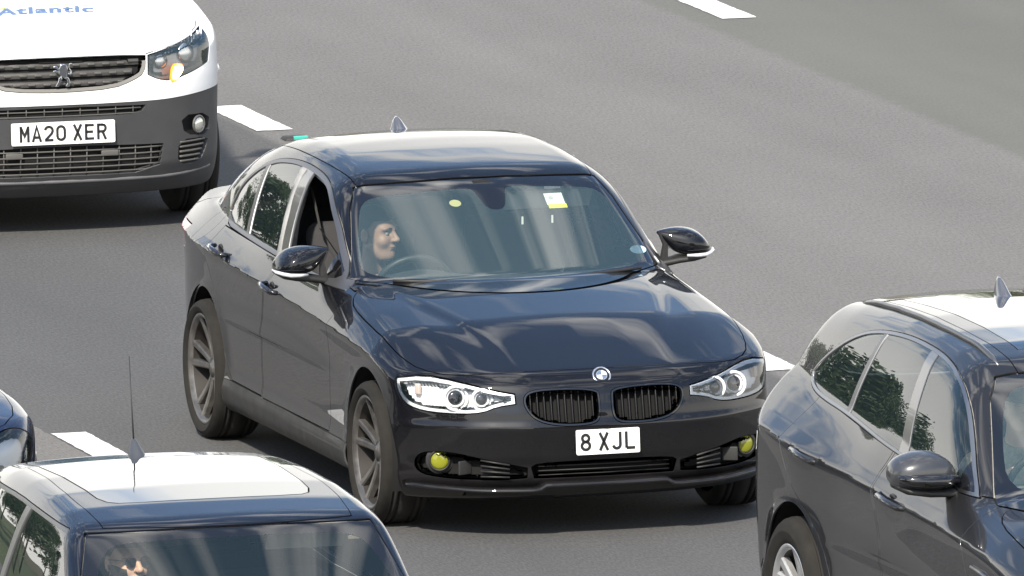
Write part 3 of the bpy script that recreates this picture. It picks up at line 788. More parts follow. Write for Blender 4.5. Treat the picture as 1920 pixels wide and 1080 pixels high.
def build_saloon():
    car = thing('saloon_car', 'black saloon with yellow fog lamps and a short white front plate, in the middle', 'car', group=None)
    paint = paint_mat('saloon_paint', (.0028, .0032, .0050), dust=.16)
    gloss = mat('gloss_black', (.006, .006, .007), .12, coat=1)
    trim = mat('black_trim', (.018, .018, .018), .55, noise=.2)
    satin = mat('satin_window_trim', (.17, .17, .175), .35, .8)
    dark = mat('inner_dark', (.006, .006, .006), .95)
    cloth = textile('dark_seat_cloth', (.035, .035, .038)); lining = textile('grey_lining', (.30, .30, .29))
    glass = glass_mat('windscreen_glass', (.90, .96, .94), painted_haze=.085); sideglass = glass_mat('tinted_glass', (.30, .34, .33))
    M = isosurface(F_saloon, (-4.0, -1.05, .05), (1.0, 1.05, 1.55), .012)
    shell0 = M
    M = arch_cut(M, 0, .325, .375); M = arch_cut(M, -2.81, .325, .372)
    # windscreen, rear screen, side windows
    ws = P_yz([(-.74, .955, 1), (0, .940), (.74, .955, 1), (.700, 1.02), (.585, 1.318), (.50, 1.336), (0, 1.358), (-.50, 1.336), (-.585, 1.318), (-.700, 1.02)], -1.36, .3, 1, absy=False)
    hc = table([(-1, .96), (0, .945), (1, .96)], .1)
    fws = lambda V: np.where((V[:, 0] > -1.5) & (V[:, 0] < .0), np.maximum(ws(V), (.955+.02*(V[:, 1]/.7)**2)-V[:, 2]), 1.)
    screen, M = seamed(M, fws, .0025, .015)
    rs = P_yz([(-.62, 1.10), (-.50, 1.30), (0, 1.335), (.50, 1.30), (.62, 1.10), (0, 1.065)], -3.7, -2.6, 2, absy=False)
    rear_screen, M = seamed(M, rs, .0025, .015)
    dlo = [(-2.875, .985), (-2.86, 1.09), (-2.80, 1.175), (-2.65, 1.252), (-2.52, 1.300), (-2.36, 1.334), (-2.10, 1.355), (-1.84, 1.353), (-1.61, 1.335), (-1.43, 1.300), (-1.20, 1.195), (-1.02, 1.085), (-.80, .958), (-.78, .935, 1), (-1.25, .945), (-1.86, .966), (-2.42, .976)]
    D, M = seamed(M, P_xz(dlo, .45, .85), .0018, .015)
    bright = P_xz([(x+(.0), z) for x, z in [(-2.852, 1.003), (-2.838, 1.09), (-2.78, 1.165), (-2.64, 1.238), (-2.51, 1.284), (-2.36, 1.316), (-2.10, 1.337), (-1.84, 1.335), (-1.61, 1.317), (-1.44, 1.284), (-1.21, 1.178), (-1.035, 1.07), (-.86, .965), (-1.25, .963), (-1.86, .984), (-2.42, .994)]], .45, .85)
    G, ring = region(D, bright, .015)
    obj('window_trim', ring.moved(.002), satin, car, depth=.012)
    # inside the trim: rear quarter glass, door glass, pillar cover, front opening
    qb = lambda V: -((V[:, 0]-(-2.405-(V[:, 2]-.99)*.30)))   # >0 behind the divider
    quarter, rest = cut(G, lambda V: (V[:, 0]-(-2.425-(V[:, 2]-.99)*.36)))
    bar, rest = cut(rest, lambda V: (V[:, 0]-(-2.360-(V[:, 2]-.99)*.40)))
    rdoor, rest = cut(rest, lambda V: (V[:, 0]-(-1.820-(V[:, 2]-.99)*.56)))
    pill, fro = cut(rest, lambda V: (V[:, 0]-(-1.665-(V[:, 2]-.99)*.44)))
    sail, fro = cut(fro, lambda V: -(V[:, 0]-(-1.045+(.0)*V[:, 2])) )
    for k in (-1, 1):
        obj('window_divider', bar.side(k).moved(.001), satin, car, depth=.01)
        obj('pillar_cover', pill.side(k).moved(.0015), mat('pillar_gloss', (.10, .10, .104), .3, .4, coat=1), car, depth=.012)
        obj('quarter_window', quarter.side(k).moved(-.003), sideglass, car)
        obj('side_window', rdoor.side(k).moved(-.003), sideglass, car)
        obj('mirror_mount', sail.side(k).moved(.001), gloss, car, depth=.01)
    obj('side_window', fro.side(1).moved(-.003), glass_mat('clear_side_glass', (.82, .88, .86)), car)     # the near front window is down
    # windscreen with its black frit band
    vis = P_yz([(-.655, 1.0), (-.665, 1.05), (-.60, 1.20), (-.565, 1.262), (-.50, 1.292), (-.2, 1.314), (-.06, 1.318), (-.045, 1.29), (-.02, 1.235), (.06, 1.235), (.085, 1.29), (.10, 1.318), (.2, 1.314), (.50, 1.292), (.565, 1.262), (.60, 1.20), (.665, 1.05), (.655, 1.0), (.5, .985), (-.5, .985)], -1.5, .2, 2, absy=False)
    clear, frit = region(screen, vis, .015)
    sc = obj('windscreen', clear.moved(-.004), glass, car)
    obj('frit_band', frit.moved(-.004), mat('frit', (.008, .009, .011), .08, coat=1), sc)
    obj('rear_screen', rear_screen.moved(-.004), sideglass, car)
    # bonnet, with the nose strip below it staying on the bumper
    bl = [(-.612, -.0), (-.632, .32), (-.680, .58), (-.715, .72), (-.60, .785), (-.40, .806), (.02, .812), (.25, .795), (.42, .750), (.545, .640), (.605, .50), (.640, .28), (.650, 0)]
    bl = [(x, -y) for x, y in bl[::-1]][:-1]+bl if False else bl+[(x, -y) for x, y in bl[::-1][1:-1]]
    bonnet, M = seamed(M, lambda V: np.where(V[:, 2] > .62, P_xy(bl, .62, 1, absy=False)(V), 1.), .0028, .015)
    obj('bonnet', bonnet, paint, car, depth=.012)
    scut = lambda V: np.where((V[:, 0] < -.45) & (V[:, 0] > -.9) & (np.abs(V[:, 1]) < .69) & (V[:, 2] < 1.0), V[:, 0]-(-.560-.25*V[:, 1]**2), 1.)
    # headlamps
    hl = [(.365, .851, .703, 1), (.457, .752, .724), (.582, .623, .704), (.68, .49, .668), (.712, .402, .652, 1), (.728, .402, .608, 1), (.706, .483, .596), (.69, .545, .571), (.64, .63, .563), (.55, .742, .566), (.488, .80, .578), (.43, .836, .60), (.375, .853, .655)]
    lamp, M = seamed(M, P_uz(hl, 1), .0028, .02, 2)
    # kidney grilles
    kd = [(.026, .640), (.032, .655), (.085, .668), (.215, .673), (.327, .668), (.368, .643), (.366, .590), (.323, .535), (.24, .509), (.107, .505), (.040, .516), (.024, .560)]
    kid, M = seamed(M, P_yz(kd, .5), .0015, .015, 2)
    # lower intakes
    ci = [(.335, .325, 1), (.30, .347), (-.30, .347), (-.335, .325, 1), (-.32, .270, 1), (.32, .270, 1)]
    cen, M = seamed(M, P_yz(ci, .5, absy=False), .001, .012)
    si = [(.352, .274, 1), (.350, .322, 1), (.56, .368), (.66, .392), (.765, .392), (.800, .360), (.795, .292), (.70, .268), (.45, .266)]
    sid, M = seamed(M, P_yz(si, .3), .001, .012)
    # lower lip is a separate gloss strip
    for k in (-1, 1):
        L = lamp.side(k)
        hb = obj('headlight', L.moved(-.038), mat('lamp_glare_white', (.93, .93, .93), .4, .0), car, depth=-.035)  # matte white in place of chrome, sun glare put into the colour
        obj('lens', L.moved(-.001), glass_mat('lamp_glass', (.93, .95, .96), painted_haze=.015), hb)
        eb, inn = region(L, lambda V: P_uz(hl, 1)(V)+.016, .012)
        obj('lamp_border', inn.moved(-.006), mat('lamp_border_mat', (.80, .81, .82), .3, .2), hb, depth=.008)
        for (x, y, z, r) in ((.600, .640, .630, .052), (.655, .535, .625, .045)):
            mb = MB(); d = (.97, k*.12, .14)
            ring_mb(mb, (x, k*y, z), r, .0075, d); ring_mb(mb, (x-.01, k*y, z), r-.014, .006, d)
            mb.build('light_ring', mat('ring_white', (.75, .76, .77), .25), hb)
            lens_obj(hb, 'projector', (x-.018, k*y, z), r-.014, .018, mat('projector_glass', (.015, .015, .02), .03, coat=1), d)
        mb = MB(); mb.box((.462, k*.775, .66), (.02, .03, .05), .008, rz=k*.9); mb.build('reflector', mat('pale_amber', (.60, .48, .42), .3), hb)
        mb = MB()
        for q in range(3): mb.box((.700, k*.425, .614+.014*q), (.012, .05, .005), 0)
        mb.build('fin_trim', mat('dull_chrome', (.35, .35, .36), .3, 1.), hb)
        # brow across the top of the lamp
        br, _ = cut(L, lambda V: .0-(P_uz(hl, 1)(V)*0+V[:, 2]-(.685+.03*np.clip((.72-V[:, 0])/.3, 0, 1)))) if False else (None, None)
        K = kid.side(k)
        kg = obj('kidney_grille', K.moved(-.05), dark, car, depth=-.045)
        fr_, _ = region(K, lambda V: -(P_yz(kd, .5)(V)+.0085), .01)
        obj('grille_frame', fr_.moved(.004), gloss, kg, depth=.02)
        mb = MB()
        for q in range(10):
            y = .052+.0315*q
            zt, zb = .662-.02*max(0, (y-.30)/.07), .512+.05*max(0, (y-.24)/.10)
            zt = min(zt, .655); xx = .722-.10*y*y
            mb.box((xx+.006, k*y, (zt+zb)/2), (.028, .0045, zt-zb), .002, ry=R(-13))
        mb.build('grille_bars', mat('bar_black', (.016, .016, .017), .4), kg)
        S = sid.side(k)
        sg = obj('side_intake', S.moved(-.03), dark, car, depth=-.028)
        mb = MB()
        for q in range(4): mb.tube([(.668-.0*q, k*.55, .285+.024*q), (.715, k*.43, .282+.018*q)], .0045, 6)
        mb.build('intake_slats', trim, sg)
        # panel beside the fog lamp
        mb = MB(); d = Vector((.93, k*.33, .02)).normalized()
        lens_obj(sg, 'fog_surround', (.540, k*.702, .350), .062, .006, trim, d)
        fg = lens_obj(car, 'fog_lamp', (.548, k*.705, .350), .040, .010, mat('yellow_lens', (.22, .23, .012), .12, coat=1), d)
        mb = MB(); ring_mb(mb, (.553, k*.706, .350), .044, .005, d); mb.build('fog_ring', trim, fg)
        mb = MB(); mb.box((.622, k*.610, .322), (.012, .070, .062), .004, rz=-k*.42); mb.build('blanking_panel', mat('grey_plastic', (.022, .022, .022), .6), sg)
    cg = obj('lower_intake', cen.moved(-.05), dark, car, depth=-.045)
    mb = MB()
    for q in range(3): mb.tube([(.72, -.30, .285+.02*q), (.735, 0, .285+.02*q), (.72, .30, .285+.02*q)], .003, 6)
    mb.build('intake_slats', trim, cg)
    # front splitter lip: raised outer blades, a lower middle
    mb = MB(); n = 60; V = []; F = []
    for i in range(n+1):
        y = -.835+1.67*i/n; ya = abs(y)
        st = float(sstep(np.array(ya), .275, .315)); tp = 1-float(sstep(np.array(ya), .74, .84))*.6
        xs = .772-float(sal_sweep(np.array([ya]))[0]); z = .246-.018*st+.010*float(sstep(np.array(ya), .5, .85))
        h = .020-.006*st; out = (.022+.012*st)*tp
        V += [(xs-.06, y, z+h*.8), (xs+out*.3, y, z+h*.55), (xs+out, y, z), (xs+out-.004, y, z-.010), (xs-.05, y, z-.018)]
    for i in range(n):
        for j in range(5): F.append((5*i+j, 5*i+(j+1) % 5, 5*i+5+(j+1) % 5, 5*i+5+j))
    F += [tuple(range(5)), tuple(5*n+j for j in range(5))[::-1]]
    mb.add(V, F, True); mb.build('front_lip', paint, car)
    mb = MB(); V = []; F = []
    for i in range(n+1):
        y = -.60+1.2*i/n; xs = .735-float(sal_sweep(np.array([abs(y)]))[0]); V += [(xs, y, .232), (xs-.02, y, .195), (xs-.10, y, .18)]
    for i in range(n):
        for j in range(2): F.append((3*i+j, 3*i+j+1, 3*i+4+j, 3*i+3+j))
    mb.add(V, F, True); mb.build('air_dam', trim, car)
    # doors and the other shut lines
    Fdoor = [(-.64, .96, 1), (-.655, .90), (-.672, .75), (-.69, .5), (-.69, .40), (-.70, .318, 1), (-1.82, .318, 1), (-1.835, .5), (-1.80, .70), (-1.72, .83), (-1.66, .968, 1)]
    Rdoor = [(-1.705, .968, 1), (-1.735, .83), (-1.815, .70), (-1.850, .5), (-1.838, .325, 1), (-2.33, .330, 1), (-2.40, .37), (-2.46, .45), (-2.53, .56), (-2.60, .65), (-2.66, .75), (-2.76, .88), (-2.79, .978, 1)]
    fd, M = seamed(M, P_xz(Fdoor, .5, -1, 1), .0024, .014)
    rd, M = seamed(M, P_xz(Rdoor, .5, -1, 1), .0024, .014)
    handle = mat('handle_black', (.008, .008, .01), .1, coat=1)
    for k in (-1, 1):
        for dm, hx, hz in ((fd, -1.60, .848), (rd, -2.50, .905)):
            d = obj('door', dm.side(k), paint, car, depth=.012)
            yb = .888 if hx > -2 else .886
            mb = MB(); mb.tube([(hx+.10, k*(yb-.008), hz-.012), (hx+.075, k*(yb+.026), hz-.008), (hx-.02, k*(yb+.034), hz+.002), (hx-.08, k*(yb+.028), hz+.008), (hx-.105, k*(yb-.008), hz+.010)], [.010, .0135, .015, .0135, .010], 10)
            hd = mb.build('handle', handle, d)
            mb = MB(); mb.ball((hx-.0, k*(yb-.006), hz+.004), .036, sc=(1.25, .16, .75)); mb.build('handle_recess', mat('recess', (.004, .004, .005), .3), hd)
    # front bumper / wing joint, sill, boot lid
    bj = lambda V: np.where((V[:, 0] > .0)&(V[:, 2] < .72), V[:, 0]-.352-(V[:, 2]-.66)*.2, -1.)
    bump, M = M, M
    bumper, M = cut(refine(bump, lambda V: np.abs(bj(V)) < .012), lambda V: -(bj(V)-.0015))
    _, M = cut(M, lambda V: -(bj(V)+.0015)) if True else (None, M)
    obj('front_bumper', bumper, paint, car, depth=.012)
    sl = lambda V: np.where((np.abs(V[:, 1]) > .6) & (V[:, 0] < -.30) & (V[:, 0] > -2.48), V[:, 2]-(.312+.014*np.clip((-.9-V[:, 0])/1.5, 0, 1)), 1.)
    sill, M = seamed(M, sl, .0015, .01)
    obj('sill', sill, mat('sill_black', (.009, .0087, .0083), .5, coat=.12, noise=.2, nscale=8), car, depth=.01)
    bt = [(-3.36, .56), (-3.40, .66), (-3.60, .705), (-3.80, .70), (-4.1, .70, 1), (-4.1, -.70, 1), (-3.80, -.70), (-3.60, -.705), (-3.40, -.66), (-3.36, -.56), (-3.34, 0)]
    boot, M = seamed(M, lambda V: np.maximum(P_xy(bt, .70, 1, absy=False)(V), .72-V[:, 2]), .0024, .014)
    bo = obj('boot_lid', boot, paint, car, depth=.012)
    # round filler flap on the right rear wing
    ff = lambda V: np.where((V[:, 1] < -.5) & (V[:, 2] > .8), np.hypot(V[:, 0]+2.985, (V[:, 2]-.955)*1.1)-.085, 1.)
    flap, M = seamed(M, ff, .0018, .012)
    obj('filler_flap', flap, paint, car, depth=.008)
    # tail lamps
    tlm = [(.52, .80), (.55, .90), (.70, .93), (.86, .925), (.90, .88), (.86, .82), (.7, .78)]
    P = rounded(tlm, 1)
    ft = lambda V: np.where(V[:, 0] < -3.25, poly_sdf(np.hypot(V[:, 1], 0)*1.0+np.clip(-3.55-V[:, 0], -1, 0)*-.0, V[:, 2], P), 1.)
    tail, M = seamed(M, ft, .0018, .014)
    for k in (-1, 1): obj('tail_lamp', tail.side(k), mat('red_lens', (.30, .008, .01), .1, coat=1), car, depth=.01)
    # roof joins: long seams beside the roof panel
    rj = lambda V: np.where(V[:, 2] > 1.15, np.abs(V[:, 1])-(.545+.02*np.exp(-((V[:, 0]+2)/.6)**2)), 1.)
    rp = lambda V: np.maximum(rj(V), np.where((V[:, 0] > -2.9) & (V[:, 0] < -1.05), -1., 1.))
    roof, M = seamed(M, rp, .0025, .012)
    obj('roof_panel', roof, paint, car, depth=.01)
    obj('body', M, paint, car, depth=.010)
    # inner shell behind the gaps, cut out for the windows
    inner = shell0
    for ax in (0, -2.81): inner = arch_cut(inner, ax, .325, .40, .58)
    grow = lambda f, d: (lambda V: f(V)-d)
    inner = cut(inner, lambda V: fws(V)+.01)[1]; inner = cut(inner, lambda V: rs(V)+.01)[1]
    inner = cut(inner, lambda V: P_xz(dlo, .45, .85)(V)+.022)[1]
    inner = cut(inner, lambda V: P_uz(hl, 1)(V)-.004)[1]; inner = cut(inner, lambda V: P_yz(kd, .5)(V)-.004)[1]
    inner = cut(inner, lambda V: P_yz(ci, .5, absy=False)(V)-.004)[1]; inner = cut(inner, lambda V: P_yz(si, .3)(V)-.004)[1]
    lo_i, hi_i = cut(inner, lambda V: V[:, 2]-.99)
    obj('chassis', lo_i.moved(-.022), dark, car); obj('headlining', hi_i.moved(-.026), lining, car)
    for k in (-1, 1):
        for ax in (0, -2.81): arch_liner(car, ax, .325, .385, .56, .875, k, dark)
    # wheels
    rim = mat('rim_bronze_grey', (.155, .147, .138), .35, .7, noise=.3, nscale=20)
    for ax, yc in ((0, .775), (-2.81, .785)):
        for k in (-1, 1):
            make_wheel(car, (ax, k*yc, .319), k, .319, .225, .250, 'turbine', rim, roll=R(97 if ax else 92))
    # plate, badge
    plate(car, '8 XJL', (.790, 0, .432), .292, R(4))
    bd = MB(); d = Vector((.80, 0, .60)).normalized(); c = Vector((.700, 0, .712))
    lens_obj(car, 'badge_base', c, .041, .006, gloss, d)
    bg_ = MB(); ring_mb(bg_, c+d*.004, .0385, .0042, d); ring_mb(bg_, c+d*.006, .0235, .0022, d)
    bo_ = bg_.build('bonnet_badge', mat('chrome', (.75, .76, .77), .12, 1.), car)
    u = d.cross(Vector((0, 0, 1))).normalized(); v = u.cross(d)
    for q in range(4):
        mb = MB(); pts = [c+d*.0085]+[c+d*.0075+(u*math.cos(a)+v*math.sin(a))*.022 for a in [math.pi/2*q+math.pi/2*i/8 for i in range(9)]]
        mb.add(pts, [tuple(range(10))]); mb.build('badge_quarter', mat('badge_white', (.7, .72, .75), .3) if q % 2 else mat('badge_blue', (.10, .14, .22), .3), bo_)
    # wipers
    mb = MB()
    for y0, y1 in ((-.56, .12), (.03, .60)):
        P_ = []
        for i in range(9):
            y = y0+(y1-y0)*i/8; x = -.600-.36*y*y
            z = .962+.018*abs(y); P_.append((x-.004, y, z+.006))
        mb.tube(P_, .0075, 6)
    mb.build('wipers', trim, car)
    mb = MB(); n = 24; V = []; F = []
    for i in range(n+1):
        y = -.70+1.4*i/n; x = -.575-.34*y*y; V += [(x+.03, y, .948), (x-.03, y, .957)]
    for i in range(n): F.append((2*i, 2*i+1, 2*i+3, 2*i+2))
    mb.add(V, F, True); mb.build('scuttle', trim, car)
    door_mirror_sport(car, gloss, paint, -1); door_mirror_sport(car, gloss, paint, 1)
    fin_obj(car, (-2.60, 0, 1.400), .17, .058, .070, mat('aerial_sky_sheen', (.07, .075, .09), .25, coat=1))  # black aerial coloured greyer to carry the sky's reflection
    # cabin
    for y in (-.37, .37):
        make_seat(car, -1.55, y, .42, cloth); 
    mb = MB(); mb.box((-2.45, 0, .50), (.52, 1.25, .16), .06); mb.box((-2.76, 0, .78), (.14, 1.25, .58), .06, ry=-.4)
    rb = mb.build('rear_bench', cloth, car)
    for y in (-.38, .38): MB().box((-2.86, y, 1.10), (.10, .25, .15), .045).build('rear_headrest', cloth, rb)
    for k in (-1, 1):
        mb = MB(); mb.tube([(-1.78, k*.775, .93), (-1.86, k*.715, 1.12), (-1.96, k*.615, 1.32)], [.045, .038, .034], 8); pt = mb.build('pillar_trim', lining, car)
        mb = MB(); V = []; pts = [(-1.94, k*.60, 1.25), (-1.80, k*.60, 1.08), (-1.66, k*.52, .92), (-1.55, k*.40, .70)]
        for p_ in pts: V += [(p_[0]-.022, p_[1], p_[2]), (p_[0]+.022, p_[1], p_[2])]
        mb.add(V, [(0, 1, 3, 2), (2, 3, 5, 4), (4, 5, 7, 6)]); mb.build('seat_belt', mat('belt_grey', (.10, .10, .10), .7), pt)
    mb = MB(); V = []; F = []; n = 20
    prof = [(-.66, .945), (-.78, .955), (-.92, .950), (-1.02, .925), (-1.06, .87), (-1.03, .70), (-.98, .5)]
    for i in range(n+1):
        y = -.74+1.48*i/n
        hump = .045*math.exp(-((y+.37)/.17)**2)
        for j, (x, z) in enumerate(prof): V.append((x-.10*y*y*(j < 3), y, z+(hump if j in (2, 3) else 0)))
    m_ = len(prof)
    for i in range(n):
        for j in range(m_-1): F.append((i*m_+j, i*m_+j+1, (i+1)*m_+j+1, (i+1)*m_+j))
    mb.add(V, F, True); mb.build('dashboard', mat('dash', (.030, .032, .034), .6), car)
    make_steering(car, (-1.08, -.37, .87), R(25), mat('wheel_rim', (.02, .02, .02), .5))
    mb = MB(); mb.box((-1.30, .0, 1.255), (.06, .25, .085), .03); mb.tube([(-1.28, 0, 1.27), (-1.26, 0, 1.325)], .012, 6)
    mb.box((-1.235, .0, 1.312), (.06, .10, .045), .012, ry=R(28)); mb.build('rear_view_mirror', dark, car)
    mb = MB(); mb.box((-1.325, .34, 1.232), (.012, .40, .115), .005, ry=R(38)); mb.build('sun_visor', mat('visor', (.72, .76, .72), .8), car)
    for y in (.22, .36): MB().box((-1.335, y, 1.135), (.006, .008, .035), 0).build('visor_clip', mat('visor'), car)
    mb = MB(); mb.box((-1.42, -.36, 1.318), (.13, .32, .012), .005, ry=R(4)); mb.build('sun_visor', mat('visor', (.42, .45, .44), .8), car)
    # stickers on the screen
    def on_screen(px, pz, w_, h, m, name='sticker', circ=False):
        lo, hi = -1.5, .2
        xs = np.linspace(-1.4, -.4, 400); f = F_saloon(xs, np.full(400, px), np.full(400, pz)); x = xs[np.where(f < 0)[0][-1]]
        tl = R(31); ct, st = math.cos(tl), math.sin(tl)
        o = Vector((x-.008*0-.010*st, px, pz-.010*ct))
        mb = MB()
        pts = arc(0, 0, w_/2, h/2, 0, 360, 20)[:-1] if circ else [(-w_/2, -h/2), (w_/2, -h/2), (w_/2, h/2), (-w_/2, h/2)]
        mb.add([(o.x-b*ct, o.y+a, o.z+b*st) for a, b in pts], [tuple(range(len(pts)))])
        return mb.build(name, m, car)
    on_screen(.315, 1.262, .085, .085, mat('sticker_white', (.62, .66, .62), .6)); on_screen(.318, 1.236, .085, .03, mat('sticker_yellow', (.60, .65, .06), .6))
    on_screen(-.155, 1.268, .055, .05, mat('sticker_ochre', (.45, .42, .18), .6), circ=True)
    on_screen(-.150, 1.272, .02, .02, mat('sticker_dark', (.08, .07, .05), .6), circ=True)
    on_screen(.640, 1.045, .075, .06, mat('sticker_pale', (.50, .68, .72), .6), circ=True)
    for a_, b_ in ((.300, 1.268), (.328, 1.262)): on_screen(a_, b_, .022, .024, mat('sticker_grey', (.34, .38, .36), .6), circ=True)
    return car

def loft(mb, secs, n=20, p=.75):
    """secs: (centre, half a (x), half b (z)) rounded sections"""
    V = []; F = []
    for (c, a_, b_, sh) in secs:
        for q in range(n):
            t = 2*math.pi*q/n; c_, s_ = math.cos(t), math.sin(t)
            u = a_*math.copysign(abs(c_)**p, c_); w_ = b_*math.copysign(abs(s_)**p, s_)
            V.append((c[0]+u, c[1], c[2]+w_+sh*u))
    m = len(secs)
    for i in range(m-1):
        for q in range(n): F.append((i*n+q, i*n+(q+1) % n, (i+1)*n+(q+1) % n, (i+1)*n+q))
    F.append(list(range(n))[::-1]); F.append([(m-1)*n+q for q in range(n)])
    mb.add(V, F, True); return mb
def door_mirror_sport(car, gloss, paint, k):
    """pointed cap above, indicator blade and a lower housing on a stalk"""
    secs = []
    for (y, xf, xb, zb, zt) in [(.765, -1.035, -1.06, 1.085, 1.096), (.79, -1.02, -1.075, 1.066, 1.100), (.82, -1.0, -1.10, 1.030, 1.104), (.85, -.985, -1.12, .998, 1.107), (.90, -.965, -1.14, .990, 1.107), (.95, -.955, -1.15, .990, 1.098), (.985, -.965, -1.15, .992, 1.082), (1.012, -.985, -1.14, .996, 1.058), (1.030, -1.015, -1.13, 1.0, 1.032), (1.036, -1.04, -1.11, 1.004, 1.018)]:
        y = .765+(y-.765)*.92; secs.append((((xf+xb)/2, k*y, (zb+zt)/2), abs(xf-xb)/2, (zt-zb)/2, -.12))
    mb = MB(); loft(mb, secs); o = mb.build('door_mirror', paint, car)
    sb = o.modifiers.new('s', 'SUBSURF'); sb.levels = sb.render_levels = 1
    mb = MB(); loft(mb, [((-1.03, k*.74, .945), .030, .016, 0), ((-1.03, k*.80, .955), .036, .018, 0), ((-1.045, k*.86, .966), .060, .018, 0), ((-1.05, k*.93, .973), .078, .017, 0), ((-1.055, k*.98, .980), .072, .014, 0), ((-1.065, k*1.005, .990), .045, .009, 0), ((-1.075, k*1.016, .994), .02, .004, 0)])
    mb.build('mirror_foot', mat('black_trim'), o)
    mb = MB(); mb.tube([(-.966, k*.885, .990), (-.952, k*.93, .990), (-.952, k*.97, .992), (-.972, k*.995, .996), (-1.01, k*1.020, 1.002), (-1.05, k*1.028, 1.008)], [.006, .0085, .009, .009, .008, .004], 8)
    mb.build('indicator', mat('indicator_clear', (.55, .57, .60), .12, coat=1), o)
    mb = MB(); mb.prism([(.775, .955), (.812, .960), (.812, 1.040), (.790, 1.085), (.772, 1.085), (.792, 1.035)], .022, lambda a, b, c: (-1.045+c, k*a, b)); mb.build('mirror_strut', mat('black_trim'), o)
    mb = MB(); mb.box((-1.115, k*.90, 1.04), (.006, .13, .07), .002); mb.build('mirror_glass', mat('mirror_silver', (.8, .8, .8), .02, 1.), o)
